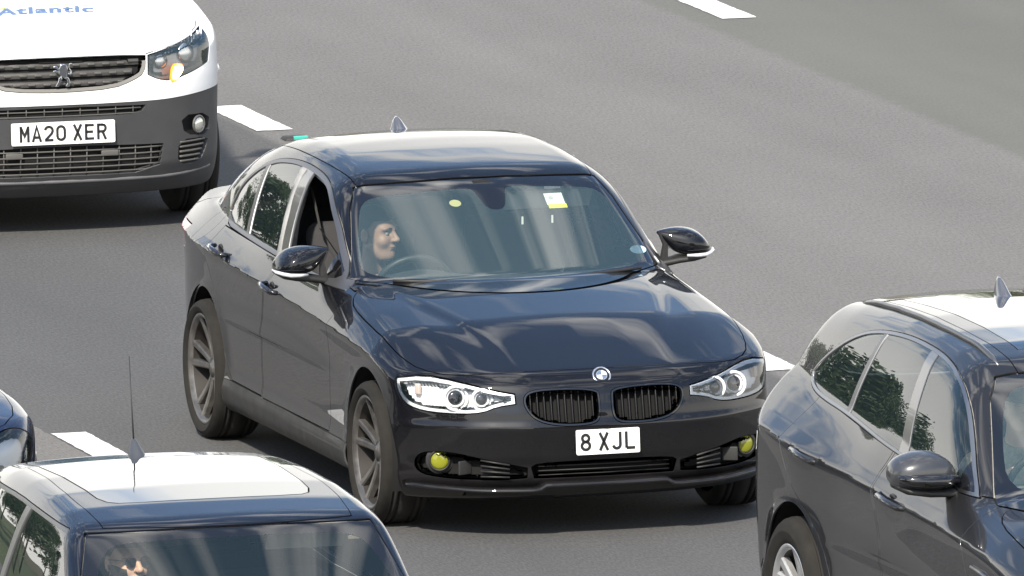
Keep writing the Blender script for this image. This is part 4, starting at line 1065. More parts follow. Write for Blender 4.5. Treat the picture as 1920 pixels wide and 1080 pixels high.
# ------------------------------------------------------------------ grey estate at the right edge
def build_suv():
    car = thing('estate_car', 'dark grey tall car with roof rails, cut off by the right edge of the picture', 'car')
    paint = paint_mat('suv_paint', (.020, .021, .024), metal=.4, dust=.22)
    gloss = mat('gloss_black', (.006, .006, .007), .12, coat=1)
    trim = mat('black_trim'); dark = mat('inner_dark'); chrome = mat('bright_trim', (.34, .345, .35), .34, 1.)
    glass = MATS['windscreen_glass']; sideglass = MATS['tinted_glass']
    M = isosurface(F_suv, (-4.15, -1.1, .1), (1.1, 1.1, 1.8), .015); shell0 = M
    M = arch_cut(M, 0, .38, .425, .62); M = arch_cut(M, -2.874, .38, .425, .62)
    ws = P_yz([(-.755, 1.085, 1), (0, 1.07), (.755, 1.085, 1), (.70, 1.22), (.58, 1.515), (.45, 1.535), (0, 1.552), (-.45, 1.535), (-.58, 1.515), (-.70, 1.22)], -1.5, .2, 1, absy=False)
    screen, M = seamed(M, ws, .003, .018)
    dlo = [(-3.215, 1.278), (-3.215, 1.325), (-3.086, 1.412), (-2.912, 1.492), (-2.695, 1.545), (-2.331, 1.572), (-1.931, 1.570), (-1.605, 1.543), (-1.35, 1.478), (-1.132, 1.346), (-.84, 1.12), (-.80, 1.10, 1), (-1.46, 1.140), (-1.783, 1.160), (-2.134, 1.188), (-2.557, 1.216), (-2.906, 1.228), (-3.10, 1.245)]
    D, M = seamed(M, P_xz(dlo, .45, 1.0), .002, .018)
    f_in = lambda V: P_xz(dlo, .45, 1.0)(V)+.013
    obj("window_trim", cut(D, f_in)[1].moved(.003), chrome, car, depth=.012)
    G = cut(D, f_in)[0]
    q, rest = cut(G, lambda V: (V[:, 0]-(-2.565-(V[:, 2]-1.23)*.02)))
    b1, rest = cut(rest, lambda V: (V[:, 0]-(-2.515-(V[:, 2]-1.23)*.05)))
    rdw, rest = cut(rest, lambda V: (V[:, 0]-(-1.745-(V[:, 2]-1.18)*.50)))
    pil, fro = cut(rest, lambda V: (V[:, 0]-(-1.645-(V[:, 2]-1.18)*.52)))
    fro, sail = cut(fro, lambda V: V[:, 0]+1.0)
    for k in (-1, 1):
        obj('quarter_window', q.side(k).moved(-.003), sideglass, car); obj('side_window', rdw.side(k).moved(-.003), sideglass, car)
        obj('side_window', fro.side(k).moved(-.003), glass_mat('clear_side_glass', (.62, .70, .67)) if 'clear_side_glass' not in MATS else MATS['clear_side_glass'], car)
        obj('window_divider', b1.side(k).moved(.001), mat('satin_window_trim'), car, depth=.01)
        obj('pillar_cover', pil.side(k).moved(.001), mat('pillar_gloss', (.05, .05, .052), .2, coat=1), car, depth=.01)
        obj('mirror_mount', sail.side(k).moved(.001), gloss, car, depth=.01)
    vis = P_yz([(-.68, 1.14), (-.63, 1.30), (-.54, 1.475), (-.40, 1.500), (.40, 1.500), (.54, 1.475), (.63, 1.30), (.68, 1.14), (.5, 1.115), (-.5, 1.115)], -1.6, .2, 2, absy=False)
    clear, frit = region(screen, vis, .018)
    sc = obj('windscreen', clear.moved(-.004), glass, car); obj('frit_band', frit.moved(-.004), mat('frit'), sc)
    # bonnet
    bl = [(-.52, 0), (-.54, .45), (-.60, .74), (-.52, .80), (-.30, .835), (.1, .845), (.40, .80), (.62, .66), (.74, .40), (.77, 0)]
    bl = bl+[(x, -y) for x, y in bl[::-1][1:-1]]
    bon, M = seamed(M, P_xy(bl, .86, 1, absy=False), .0028, .016)
    obj('bonnet', bon, paint, car, depth=.012)
    fd = [(-.66, 1.10, 1), (-.64, 1.02), (-.575, .89), (-.56, .6), (-.60, .40, 1), (-1.76, .40, 1), (-1.765, .88), (-1.825, 1.045), (-1.775, 1.160, 1)]
    rd = [(-1.80, 1.165, 1), (-1.845, 1.045), (-1.785, .88), (-1.78, .40, 1), (-2.36, .40, 1), (-2.45, .60), (-2.60, .76), (-2.82, .84), (-2.90, .90), (-2.985, 1.035), (-3.0, 1.12), (-2.96, 1.24, 1)]
    fdm, M = seamed(M, P_xz(fd, .5, -1, 1), .0026, .016); rdm, M = seamed(M, P_xz(rd, .5, -1, 1), .0026, .016)
    for k in (-1, 1):
        for dm, hx, hz, yb in ((fdm, -1.54, .992, .930), (rdm, -2.68, 1.030, .944)):
            d = obj('door', dm.side(k), paint, car, depth=.012)
            mb = MB(); mb.tube([(hx+.155, k*(yb-.006), hz-.012), (hx+.12, k*(yb+.024), hz-.008), (hx, k*(yb+.036), hz), (hx-.13, k*(yb+.028), hz+.008), (hx-.175, k*(yb-.006), hz+.012)], [.010, .014, .0155, .014, .010], 10)
            hd = mb.build('handle', paint, d)
            mb = MB(); mb.ball((hx-.02, k*(yb-.004), hz), .045, sc=(1.4, .14, .72)); mb.build('handle_recess', mat('recess'), hd)
    # wing vent
    mb = MB(); mb.tube([(-.46, -.948, .875), (-.30, -.952, .868), (-.14, -.95, .850)], [.006, .009, .005], 8); mb.tube([(-.46, .948, .875), (-.30, .952, .868), (-.14, .95, .850)], [.006, .009, .005], 8)
    mb.build('wing_vent', chrome, car)
    # tail: rear screen, lamps, tailgate line
    rs = P_yz([(-.56, 1.22), (-.50, 1.45), (0, 1.48), (.50, 1.45), (.56, 1.22), (0, 1.18)], -4.0, -3.3, 2, absy=False)
    rsc, M = seamed(M, rs, .003, .018); obj('rear_screen', rsc.moved(-.004), sideglass, car)
    P = rounded([(.50, 1.02), (.52, 1.10), (.62, 1.14), (.68, 1.12), (.70, 1.08), (.68, 1.04)], 1)
    tl, M = seamed(M, lambda V: np.where(V[:, 0] < -3.45, poly_sdf(np.abs(V[:, 1]), V[:, 2], P), 1.), .002, .016)
    for k in (-1, 1): obj('tail_lamp', tl.side(k), mat('red_lens'), car, depth=.01)
    # sills and arch edges in dull plastic
    sl = lambda V: np.where((np.abs(V[:, 1]) > .6) & (V[:, 0] < -.36) & (V[:, 0] > -2.52), V[:, 2]-.385, 1.)
    sill, M = seamed(M, sl, .0015, .012); obj('sill', sill, mat('grey_plastic'), car, depth=.01)
    # roof seams and rails
    ry = lambda x: .500+.02*np.exp(-((x+2.1)/.7)**2)
    rp = lambda V: np.where((V[:, 2] > 1.3) & (V[:, 0] > -3.45) & (V[:, 0] < -1.2), np.abs(V[:, 1])-(ry(V[:, 0])-.055), 1.)
    roof, M = seamed(M, rp, .0025, .014); 
    pan = lambda V: np.maximum(np.abs(V[:, 1])-.38, np.abs(V[:, 0]+2.35)-.80)
    sun, roof = seamed(roof, pan, .003, .014)
    rf = obj('roof_panel', roof, paint, car, depth=.01); obj('glass_roof', sun, mat('roof_glass', (.008, .009, .011), .05, coat=1), rf, depth=.01)
    obj('body', M, paint, car, depth=.01)
    for k in (-1, 1):
        pts = []
        for i in range(25):
            x = -3.28+1.86*i/24; y = float(ry(x)); zz = np.linspace(1.2, 1.9, 300); f = F_suv(np.full(300, x), np.full(300, y), zz); z = zz[np.where(f < 0)[0][-1]]
            lift = .012*min(1, min(i, 24-i)/3.)
            pts.append((x, k*y, z+lift-.004))
        mb = MB(); mb.tube(pts, [.006]+[.012]*23+[.006], 10)
        mb.build('roof_rail', mat('rail_dark', (.16, .165, .17), .3, .8), car)
    fin_obj(car, (-2.90, 0, 1.622), .19, .075, .056, mat('aerial_sky_sheen'))
    # shell, wheels
    inner = shell0
    for ax in (0, -2.874): inner = arch_cut(inner, ax, .38, .45, .6)
    inner = cut(inner, lambda V: ws(V)+.01)[1]; inner = cut(inner, lambda V: rs(V)+.01)[1]; inner = cut(inner, lambda V: P_xz(dlo, .45, 1.)(V)+.02)[1]
    lo_i, hi_i = cut(inner, lambda V: V[:, 2]-1.12)
    obj('chassis', lo_i.moved(-.024), dark, car); obj('headlining', hi_i.moved(-.028), mat('grey_lining'), car)
    rim = mat('rim_silver', (.62, .63, .64), .30, .75, noise=.06, nscale=8)
    for ax in (0, -2.874):
        for k in (-1, 1):
            arch_liner(car, ax, .38, .435, .58, .93, k, dark); make_wheel(car, (ax, k*.845, .370), k, .370, .245, .252, 'five', rim, roll=R(75))
    # mirrors
    for k in (-1, 1):
        secs = []
        for (y, xf, xb, zb, zt) in [(.822, -1.02, -1.07, 1.155, 1.185), (.835, -1.0, -1.10, 1.122, 1.215), (.86, -.975, -1.13, 1.115, 1.240), (.90, -.955, -1.15, 1.112, 1.262), (.95, -.945, -1.16, 1.110, 1.272), (1.0, -.945, -1.16, 1.112, 1.270), (1.05, -.955, -1.15, 1.118, 1.255), (1.085, -.98, -1.13, 1.130, 1.235), (1.102, -1.01, -1.11, 1.15, 1.21), (1.106, -1.04, -1.08, 1.17, 1.19)]:
            secs.append((((xf+xb)/2, k*y, (zb+zt)/2), abs(xf-xb)/2, (zt-zb)/2, -.08))
        mb = MB(); loft(mb, secs); o = mb.build('door_mirror', mat('mirror_cap', (.035, .037, .042), .3, coat=.6), car); sb = o.modifiers.new('s', 'SUBSURF'); sb.levels = sb.render_levels = 1
        mb = MB(); loft(mb, [((-1.0, k*.70, 1.045), .03, .02, 0), ((-1.0, k*.76, 1.090), .035, .018, 0), ((-1.01, k*.84, 1.100), .05, .018, 0), ((-1.04, k*.95, 1.105), .088, .020, 0), ((-1.04, k*1.04, 1.118), .085, .018, 0), ((-1.05, k*1.085, 1.135), .05, .012, 0)]); mb.build('mirror_foot', mat('black_trim'), o)
        mb = MB(); mb.tube([(-.962, k*.84, 1.158), (-.938, k*.90, 1.160), (-.928, k*.97, 1.163), (-.935, k*1.04, 1.168), (-.965, k*1.092, 1.176)], [.022, .028, .028, .024, .012], 10); mb.build('mirror_band', gloss, o)
    cloth = mat('dark_seat_cloth')
    for y in (-.38, .38): make_seat(car, -1.60, y, .62, cloth)
    mb = MB(); mb.box((-2.5, 0, .70), (.52, 1.25, .16), .06); mb.box((-2.82, 0, .98), (.14, 1.25, .58), .06, ry=-.4); mb.build('rear_bench', cloth, car)
    mb = MB(); mb.box((-.98, 0, .98), (.36, 1.45, .22), .08); mb.build('dashboard', mat('dash'), car)
    make_steering(car, (-1.14, -.38, 1.08), R(25), mat('wheel_rim'))
    car.location = (8.070, .532, 0); car.rotation_euler = (0, 0, R(.93))
    return car
# ------------------------------------------------------------------ small hatchback at the bottom left
def build_hatch(second=False):
    if second:
        car = thing('compact_car', 'blue-black car of which only the front left corner shows at the left edge', 'car')
        paint = paint_mat('compact_paint', (.008, .014, .04), metal=.3, dust=.1)
    else:
        car = thing('small_hatchback', 'small dark blue hatchback with panoramic glass roof and long whip aerial, bottom left', 'car')
        paint = paint_mat('hatch_paint', (.006, .009, .017), metal=.1, dust=.10)
    gloss = mat('gloss_black'); trim = mat('black_trim'); dark = mat('inner_dark')
    glass = MATS.get('windscreen_glass_faint_haze') or glass_mat('windscreen_glass_faint_haze', (.94, .97, .95), painted_haze=.025); sideglass = MATS['tinted_glass']  # less of the painted teal haze than the other windscreens
    M = isosurface(F_hatch, (-3.3, -1.0, .05), (.95, 1.0, 1.55), .015); shell0 = M
    M = arch_cut(M, 0, .31, .36, .55); M = arch_cut(M, -2.495, .31, .36, .55)
    ws = P_yz([(-.745, .93, 1), (0, .90), (.745, .93, 1), (.70, 1.04), (.588, 1.318, 1), (0, 1.336), (-.588, 1.318, 1), (-.70, 1.04)], -1.4, .2, 1, absy=False)
    fws = lambda V: np.where(V[:, 0] > -1.16-.0*V[:, 1], ws(V), 1.)
    screen, M = seamed(M, ws, .003, .018)
    vis = P_yz([(-.66, .98), (-.60, 1.15), (-.535, 1.262), (-.44, 1.290), (0, 1.302), (.44, 1.290), (.535, 1.262), (.60, 1.15), (.66, .98)], -1.4, .2, 2, absy=False)
    clear, frit = region(screen, vis, .018)
    sc = obj('windscreen', clear.moved(-.003), glass, car); obj('frit_band', frit.moved(-.003), mat('frit'), sc)
    dlo = [(-2.88, .96), (-2.82, 1.20), (-2.72, 1.318), (-2.3, 1.338), (-1.9, 1.342), (-1.23, 1.324, 1), (-1.06, 1.20), (-.80, .955), (-.78, .935, 1)]
    D, M = seamed(M, P_xz(dlo, .45, .8, 1), .002, .018)
    f_in = lambda V: P_xz(dlo, .45, .8, 1)(V)+.016
    tr, G = cut(D, f_in)[1], cut(D, f_in)[0]
    obj('window_trim', tr.moved(.001), mat('satin_window_trim'), car, depth=.01)
    rw, rest = cut(G, lambda V: V[:, 0]-(-1.99-(V[:, 2]-1.0)*-.30)); pil, fw = cut(rest, lambda V: V[:, 0]-(-1.93-(V[:, 2]-1.0)*-.36))
    for k in (-1, 1):
        obj('quarter_window', rw.side(k).moved(-.003), sideglass, car); obj('side_window', fw.side(k).moved(-.003), MATS['clear_side_glass'], car)
        obj('pillar_cover', pil.side(k).moved(.004), mat('dull_chrome', (.35, .35, .36), .3, 1.), car, depth=.01)
    # roof: seams, sunroof in two panes, drip moulding
    cap = lambda V: np.where((V[:, 2] > 1.25), np.abs(V[:, 1])-(.500+.028*np.exp(-((V[:, 0]+1.6)/.5)**2)), 1.)
    rp = lambda V: np.maximum(cap(V), np.where((V[:, 0] > -2.84) & (V[:, 2] > 1.345), -1., 1.))
    roof, M = seamed(M, lambda V: np.where((V[:, 0] > -2.84), np.maximum(cap(V), 1.334-V[:, 2]), 1.), .0022, .012)
    Ps = rounded([(-2.78, -.44), (-2.70, -.46), (-1.75, -.445), (-1.48, -.435), (-1.40, -.36), (-1.375, 0), (-1.40, .36), (-1.48, .435), (-1.75, .445), (-2.70, .46), (-2.78, .44)], 1)
    sun, roof = seamed(roof, lambda V: poly_sdf(V[:, 0], V[:, 1], Ps), .0035, .014)
    rf = obj('roof_panel', roof, paint, car, depth=.01)
    a, b = seamed(sun, lambda V: V[:, 0]+2.08, .002, .012)
    for q in (a, b): obj('glass_roof_pane', q.moved(.001), mat('roof_glass', (.008, .009, .011), .05, coat=1), rf, depth=.008)
    bl = [(-.42, 0), (-.50, .5), (-.56, .70), (-.4, .76), (.1, .77), (.4, .70), (.6, .5), (.68, 0)]
    bl = bl+[(x, -y) for x, y in bl[::-1][1:-1]]
    bon, M = seamed(M, P_xy(bl, .70, 1, absy=False), .0025, .016); obj('bonnet', bon, paint, car, depth=.01)
    # round headlamps, doors, tail
    hf = (lambda V: np.where(V[:, 0] > 0, np.hypot((np.abs(V[:, 1])-.66)*.75, (V[:, 2]-.69)*1.1)-.10, 1.)) if second else (lambda V: np.where(V[:, 0] > 0, np.hypot((np.abs(V[:, 1])-.60), (V[:, 2]-.66))-.12, 1.))
    hl, M = seamed(M, hf, .0025, .016)
    for k in (-1, 1):
        hb = obj('headlight', hl.side(k).moved(-.04), mat('lamp_glare_white'), car, depth=-.04); obj('lens', hl.side(k).moved(-.001), glass_mat('lamp_glass', (.93, .95, .96)) if 'lamp_glass' not in MATS else MATS['lamp_glass'], hb)
    gr, M = seamed(M, P_yz([(-.38, .38), (-.42, .50), (-.30, .60), (.30, .60), (.42, .50), (.38, .38)], .5, absy=False), .0025, .016); obj('grille', gr.moved(-.01), trim, car, depth=.01)
    dd = [(-.62, .95, 1), (-.60, .6), (-.64, .32, 1), (-1.85, .32, 1), (-1.93, .6), (-1.90, .95, 1)]
    dm, M = seamed(M, P_xz(dd, .5, -1, 1), .0025, .016)
    for k in (-1, 1):
        d = obj('door', dm.side(k), paint, car, depth=.01); mb = MB(); mb.tube([(-1.65, k*.845, .84), (-1.70, k*.875, .84), (-1.80, k*.875, .845), (-1.84, k*.845, .845)], .011, 8); mb.build('handle', mat('dull_chrome'), d)
    obj('body', M, paint, car, depth=.01)
    mb = MB(); mb.tube([(-1.235-.35*0, k_, 0) for k_ in ()] or [(-2.8, 0, -9), (-2.79, 0, -9)], .001, 3) if False else None
    # aerial: moulded foot and thin whip
    mb = MB(); V = []; F = []; n = 14
    for i, (h, l, w_) in enumerate([(0, .060, .034), (.012, .056, .031), (.03, .034, .022), (.048, .020, .014), (.058, .010, .010)]):
        for q in range(n):
            t = 2*math.pi*q/n; V.append((-2.700-.012*i+l*math.cos(t), w_*math.sin(t), 1.388+h))
    for i in range(4):
        for q in range(n): F.append((i*n+q, i*n+(q+1) % n, (i+1)*n+(q+1) % n, (i+1)*n+q))
    F.append([4*n+q for q in range(n)]); mb.add(V, F, True); af = mb.build('roof_aerial', mat('aerial_grey', (.05, .055, .065), .4), car)
    mb = MB(); mb.tube([(-2.745, 0, 1.44), (-2.80, .006, 1.60), (-2.86, .014, 1.77)], [.0042, .0028, .0018], 6); mb.build('whip', mat('black_trim'), af)
    inner = shell0
    for ax in (0, -2.495): inner = arch_cut(inner, ax, .31, .38, .52)
    inner = cut(inner, lambda V: ws(V)+.01)[1]; inner = cut(inner, lambda V: P_xz(dlo, .45, .8, 1)(V)+.016)[1]; inner = cut(inner, lambda V: hf(V)-.004)[1]
    lo_i, hi_i = cut(inner, lambda V: V[:, 2]-.96)
    obj('chassis', lo_i.moved(-.022), dark, car); obj('headlining', hi_i.moved(-.026), mat('grey_lining'), car)
    rim = mat('rim_silver', (.62, .63, .64), .30, .75, noise=.06, nscale=8)
    for ax in (0, -2.495):
        for k in (-1, 1): arch_liner(car, ax, .31, .37, .52, .84, k, dark); make_wheel(car, (ax, k*.755, .305), k, .305, .19, .215, 'plain', rim)
    for k in (-1, 1):
        mb = MB(); mb.ball((-.92, k*.865, 1.0), .08, sc=(.8, 1.1, .8)); o = mb.build('door_mirror', paint, car); mb = MB(); mb.tube([(-.90, k*.78, .95), (-.91, k*.87, .97)], .018, 8); mb.build('mirror_foot', mat('black_trim'), o)
    cloth = mat('dark_seat_cloth')
    for y in (-.35, .35): make_seat(car, -1.45, y, .38, cloth, .46, .58)
    mb = MB(); mb.box((-2.25, 0, .50), (.48, 1.15, .16), .06); mb.box((-2.52, 0, .76), (.14, 1.15, .52), .06, ry=-.3); mb.build('rear_bench', cloth, car)
    mb = MB(); mb.box((-.80, 0, .84), (.36, 1.3, .20), .08); mb.build('dashboard', mat('dash'), car)
    make_steering(car, (-.98, -.37, .90), R(25), mat('wheel_rim'))
    mb = MB(); mb.box((-1.16, .0, 1.235), (.04, .20, .06), .02); mb.tube([(-1.15, 0, 1.25), (-1.12, 0, 1.30)], .01, 6); mb.build('rear_view_mirror', dark, car)
    mb = MB(); mb.box((-1.165, .33, 1.255), (.012, .32, .13), .005, ry=R(40)); mb.build('sun_visor', mat('visor'), car)
    def on_s(y, z, w_, h, m):
        xs = np.linspace(-1.4, -.4, 400); f = F_hatch(xs, np.full(400, y), np.full(400, z)); x = xs[np.where(f < 0)[0][-1]]
        mb = MB(); c, s = math.cos(R(38)), math.sin(R(38)); mb.add([(x-.006-b*c, y+a, z-.006+b*s) for a, b in ((-w_/2, -h/2), (w_/2, -h/2), (w_/2, h/2), (-w_/2, h/2))], [(0, 1, 2, 3)]); mb.build('sticker', m, car)
    on_s(.500, 1.268, .058, .018, mat('sticker_dark')); on_s(.500, 1.271, .046, .009, mat('sticker_pale', (.50, .68, .72), .6))
    car.location = (1.32, -3.64, 0) if second else (9.447, -3.765, 0); car.rotation_euler = (0, 0, 0 if second else R(-1.33))
    return car
# ------------------------------------------------------------------ white panel van behind the saloon
def on_surface(F, y, z=None, x=None, lo=-1.5, hi=1.2):
    if z is not None:
        xs = np.linspace(lo, hi, 600); f = F(xs, np.full(600, y), np.full(600, z)); return float(xs[np.where(f < 0)[0][-1]])
    zs = np.linspace(.3, 2., 600); f = F(np.full(600, x), np.full(600, y), zs); return float(zs[np.where(f < 0)[0][-1]])
def build_van():
    car = thing('panel_van', 'white panel van with grey lower bumper, lit amber indicator and blue bonnet lettering', 'van')
    white = paint_mat('van_white', (.80, .81, .82), dust=.10, dustcol=(.5, .48, .45))
    plas = mat('bumper_plastic', (.042, .043, .046), .55, noise=.12, nscale=8)
    pl2 = mat('grille_plastic', (.085, .083, .078), .5); dark = mat('inner_dark'); trim = mat('black_trim')
    M = isosurface(F_van, (-3.7, -1.05, .1), (1.05, 1.05, 1.95), .015); shell0 = M
    M = arch_cut(M, 0, .33, .375, .58); M = arch_cut(M, -2.785, .33, .375, .58)
    # grille opening under the bonnet edge
    gp = [(-.435, .884, 1), (-.28, .893), (0, .895), (.28, .893), (.435, .884, 1), (.425, .800), (.36, .765), (.26, .732), (0, .722), (-.26, .732), (-.36, .765), (-.425, .800)]
    gf = P_yz(gp, .5, absy=False, it=1); grl, M = seamed(M, gf, .002, .016)
    lamp_pts = [(.455, .790, .976, 1), (.555, .806, .885), (.596, .793, .815, 1), (.735, .655, .776), (.790, .555, .752), (.812, .490, .765), (.826, .440, .790, 1), (.80, .442, .884, 1), (.746, .565, .912), (.642, .676, .942)]
    lf = P_uz(lamp_pts, 1, xmin=.1); lamp, M = seamed(M, lf, .0025, .02, 2)
    bt = lambda V: np.where(V[:, 0] > -.45, V[:, 2]-(.660+.02*sstep(np.abs(V[:, 1]), .45, .88)), 1.)
    bump, M = seamed(M, bt, .002, .016)
    # bonnet edge line and side line
    bl = [(-.50, -.0), (-.52, .5), (-.58, .74), (-.3, .795), (.2, .80), (.44, .775), (.60, .70), (.735, .585), (.79, .470), (.805, .43), (.815, .0)]
    bl = bl+[(x, -y) for x, y in bl[::-1][1:-1]]
    bon, M = seamed(M, P_xy(bl, .80, 1, absy=False), .0025, .016); bn = obj('bonnet', bon, white, car, depth=.012)
    # windscreen and door glass
    ws = P_yz([(-.76, 1.20, 1), (0, 1.19), (.76, 1.20, 1), (.66, 1.62), (0, 1.67), (-.66, 1.62)], -1.5, .3, 1, absy=False)
    scr, M = seamed(M, ws, .003, .018); obj('windscreen', scr.moved(-.004), MATS['windscreen_glass'], car)
    sw, M = seamed(M, P_xz([(-.62, 1.18, 1), (-1.10, 1.58), (-1.35, 1.64), (-1.85, 1.64, 1), (-1.85, 1.16, 1)], .45, 1.0, 1), .002, .018)
    for k in (-1, 1): obj('side_window', sw.side(k).moved(-.003), MATS['tinted_glass'], car)
    dd = [(-.50, 1.15, 1), (-.46, .9), (-.5, .42, 1), (-1.9, .42, 1), (-1.92, 1.14, 1)]
    dm, M = seamed(M, P_xz(dd, .6, -1, 1), .0025, .016)
    for k in (-1, 1):
        d = obj('door', dm.side(k), white, car, depth=.01); mb = MB(); mb.tube([(-1.62, k*.88, .98), (-1.66, k*.905, .98), (-1.80, k*.905, .985), (-1.84, k*.88, .985)], .013, 8); mb.build('handle', trim, d)
    obj('body', M, white, car, depth=.012)
    # bumper: slots cut out
    ug = P_yz([(-.425, .642, 1), (0, .650), (.425, .642, 1), (.405, .606), (.27, .597), (0, .600), (-.27, .597), (-.405, .606)], .5, absy=False, it=1)
    lg = P_yz([(-.52, .442, 1), (0, .458), (.52, .442, 1), (.500, .303), (0, .303), (-.500, .303)], .5, absy=False, it=1)
    U_, bump = seamed(bump, ug, .001, .014); L_, bump = seamed(bump, lg, .001, .014)
    sv = P_yz([(.605, .452), (.785, .445), (.772, .392), (.73, .325), (.60, .325)], .3, it=1); S_, bump = seamed(bump, sv, .001, .014)
    fr = P_yz([(.615, .572), (.79, .565), (.80, .455), (.64, .468)], .3, it=1); Fo, bump = seamed(bump, fr, .001, .014)
    bo = obj('front_bumper', bump, plas, car, depth=.03)
    obj('grille_recess', U_.moved(-.03), dark, bo); obj('grille_recess', L_.moved(-.035), dark, bo)
    mb = MB()
    for q in range(2):
        z = .606+.024*q; mb.tube([(on_surface(F_van, y, z)-.004, y, z) for y in np.linspace(-.40, .40, 17)], .0032, 6)
    for y in np.linspace(-.36, .36, 9):
        mb.tube([(on_surface(F_van, y, .60)-.006, y, .598), (on_surface(F_van, y, .645)-.006, y, .645)], .003, 5)
    mb.build('upper_slats', pl2, bo)
    mb = MB()
    for q in range(5):
        z = .318+.028*q; ye = .505+.012*(z-.30)/.15
        mb.tube([(on_surface(F_van, y, z)-.005, y, z) for y in np.linspace(-ye, ye, 21)], .0042, 6)
    for y in np.linspace(-.455, .455, 12):
        mb.tube([(on_surface(F_van, y, .31)-.008, y, .305), (on_surface(F_van, y, .38)-.008, y, .38), (on_surface(F_van, y, .45)-.008, y, .450)], .0035, 5)
    mb.build('lower_slats', pl2, bo)
    mb = MB()
    for y in (-.24, .24):
        mb.box((on_surface(F_van, y, .41)-.003, y, .412), (.012, .088, .030), .006)
    mb.build('tow_cover', pl2, bo)
    for k in (-1, 1):
        sv_ = obj('side_vent', S_.side(k).moved(-.025), dark, bo)
        mb = MB()
        for q in range(5):
            z = .342+.024*q; mb.tube([(on_surface(F_van, y, z)-.004, k*y, z) for y in np.linspace(.61, .72+.010*q, 7)], .006, 6)
        mb.build('vent_slats', pl2, sv_)
        fo = obj('fog_recess', Fo.side(k).moved(-.03), dark, bo); d = (.80, k*.60, 0)
        fl = lens_obj(fo, 'fog_lamp', (.678, k*.722, .516), .036, .012, mat('fog_glass', (.55, .56, .52), .12, .6), d)
        mb = MB(); ring_mb(mb, (.682, k*.722, .516), .040, .006, d); mb.build('fog_ring', pl2, fl)
    lipm = MB(); lipm.tube([(on_surface(F_van, abs(y), .262)+.004, y, .275+.10*max(0, abs(y)-.5)**1.5) for y in np.linspace(-.80, .80, 33)], .011, 8); lipm.build('lower_lip', mat('lip_grey', (.10, .10, .105), .5), bo)
    # grille
    gb = obj('grille', grl.moved(-.03), dark, car, depth=-.028)
    gi = lambda V: gf(V)+.018
    rm = cut(grl, lambda V: np.maximum(-gi(V), V[:, 2]-.86))[0]
    obj('grille_frame', rm.moved(.002), mat('grille_frame_grey', (.21, .205, .19), .4), gb, depth=.02)
    mb = MB()
    for q in range(3):
        z = .765+.045*q; ye = .325+.035*q
        V = []; F = []
        ys = np.linspace(-ye, ye, 33)
        for y in ys:
            x = on_surface(F_van, y, z)-.012; V += [(x, y, z-.014), (x+.004, y, z), (x, y, z+.014), (x-.02, y, z+.014)]
        for i in range(32):
            for j in range(3): F.append((4*i+j, 4*i+j+1, 4*i+5+j, 4*i+4+j))
        mb.add(V, F, True)
    bars = mb.build('grille_bars', mat('grille_bar_grey', (.055, .053, .050), .45), gb)
    mb = MB()
    for q in range(3):
        z = .765+.045*q
        for i, y in enumerate(np.linspace(-.30, .30, 9)):
            y2 = y+(.033 if q % 2 else 0)
            if abs(y2) > .33+.02*q: continue
            mb.box((on_surface(F_van, y2, z)-.005, y2, z), (.008, .036, .011), .003)
    mb.build('grille_studs', mat('grille_stud', (.14, .135, .125), .35, .5), bars)
    # rampant animal badge in chrome relief
    mb = MB(); x0 = .882
    def T(a, b, c): return (x0+c, a, .812+b)
    body = [(-.018, -.002), (-.004, .012), (.012, .026), (.020, .040), (.012, .052), (-.002, .055), (-.012, .050), (-.020, .040), (-.032, .046), (-.044, .044), (-.048, .036), (-.036, .036), (-.030, .028), (-.044, .026), (-.052, .016), (-.042, .012), (-.028, .014)]
    shapes = [[(-.020, .034), (-.030, .046), (-.046, .046), (-.048, .038), (-.034, .034), (-.022, .022)],
              [(-.020, .020), (-.036, .026), (-.050, .022), (-.050, .013), (-.034, .014), (-.020, .008)],
              [(-.022, .008), (-.020, .034), (-.010, .052), (.006, .056), (.020, .048), (.024, .030), (.020, .006), (.022, -.012), (.006, -.016), (-.008, -.004)],
              [(-.008, -.002), (-.022, -.014), (-.026, -.032), (-.036, -.048), (-.040, -.056), (-.022, -.056), (-.014, -.040), (-.004, -.018)],
              [(.004, -.014), (.020, -.024), (.022, -.040), (.012, -.052), (.018, -.060), (.034, -.056), (.036, -.040), (.032, -.020), (.024, -.008)],
              [(.024, .004), (.038, -.004), (.046, .006), (.042, .022), (.034, .034), (.036, .048), (.048, .052), (.044, .060), (.030, .056), (.027, .036), (.036, .018), (.034, .008), (.026, .014)]]
    for s in shapes: mb.prism([(a, b) for a, b in s], .008, T)
    mb.build('grille_badge', mat('chrome'), gb, bevel=.0025)
    plate(car, 'MA20 XER', (.868, 0, .525), .520, R(3))
    # headlamps
    for k in (-1, 1):
        L = lamp.side(k)
        hb = obj('headlight', L.moved(-.05), mat('lamp_grey', (.55, .55, .54), .35, .3), car, depth=-.045)
        obj('lens', L.moved(-.001), glass_mat('lamp_glass_grey', (.92, .93, .93), painted_haze=.05) if 'lamp_glass_grey' not in MATS else MATS['lamp_glass_grey'], hb)
        lens_obj(hb, 'reflector_bowl', (.672, k*.665, .870), .052, .012, mat('van_reflector', (.7, .7, .7), .18, .95), (.86, k*.5, .1))
        lens_obj(hb, 'reflector_bowl', (.752, k*.520, .845), .040, .012, mat('van_reflector', (.7, .7, .7), .18, .95), (.93, k*.35, .1))
        mb = MB()
        for q in range(12):
            t = q/11; mb.box((.735-.20*t, k*(.545+.225*t), .885+.060*t), (.012, .006, .020+.03*(q % 3)), .002, rz=k*.7)
        mb.build('lamp_ribs', mat('lamp_glare_white'), hb)
        lit = mat('indicator_lit', (1, .72, .35), .4, emit=(1, .66, .28), estr=5.5)
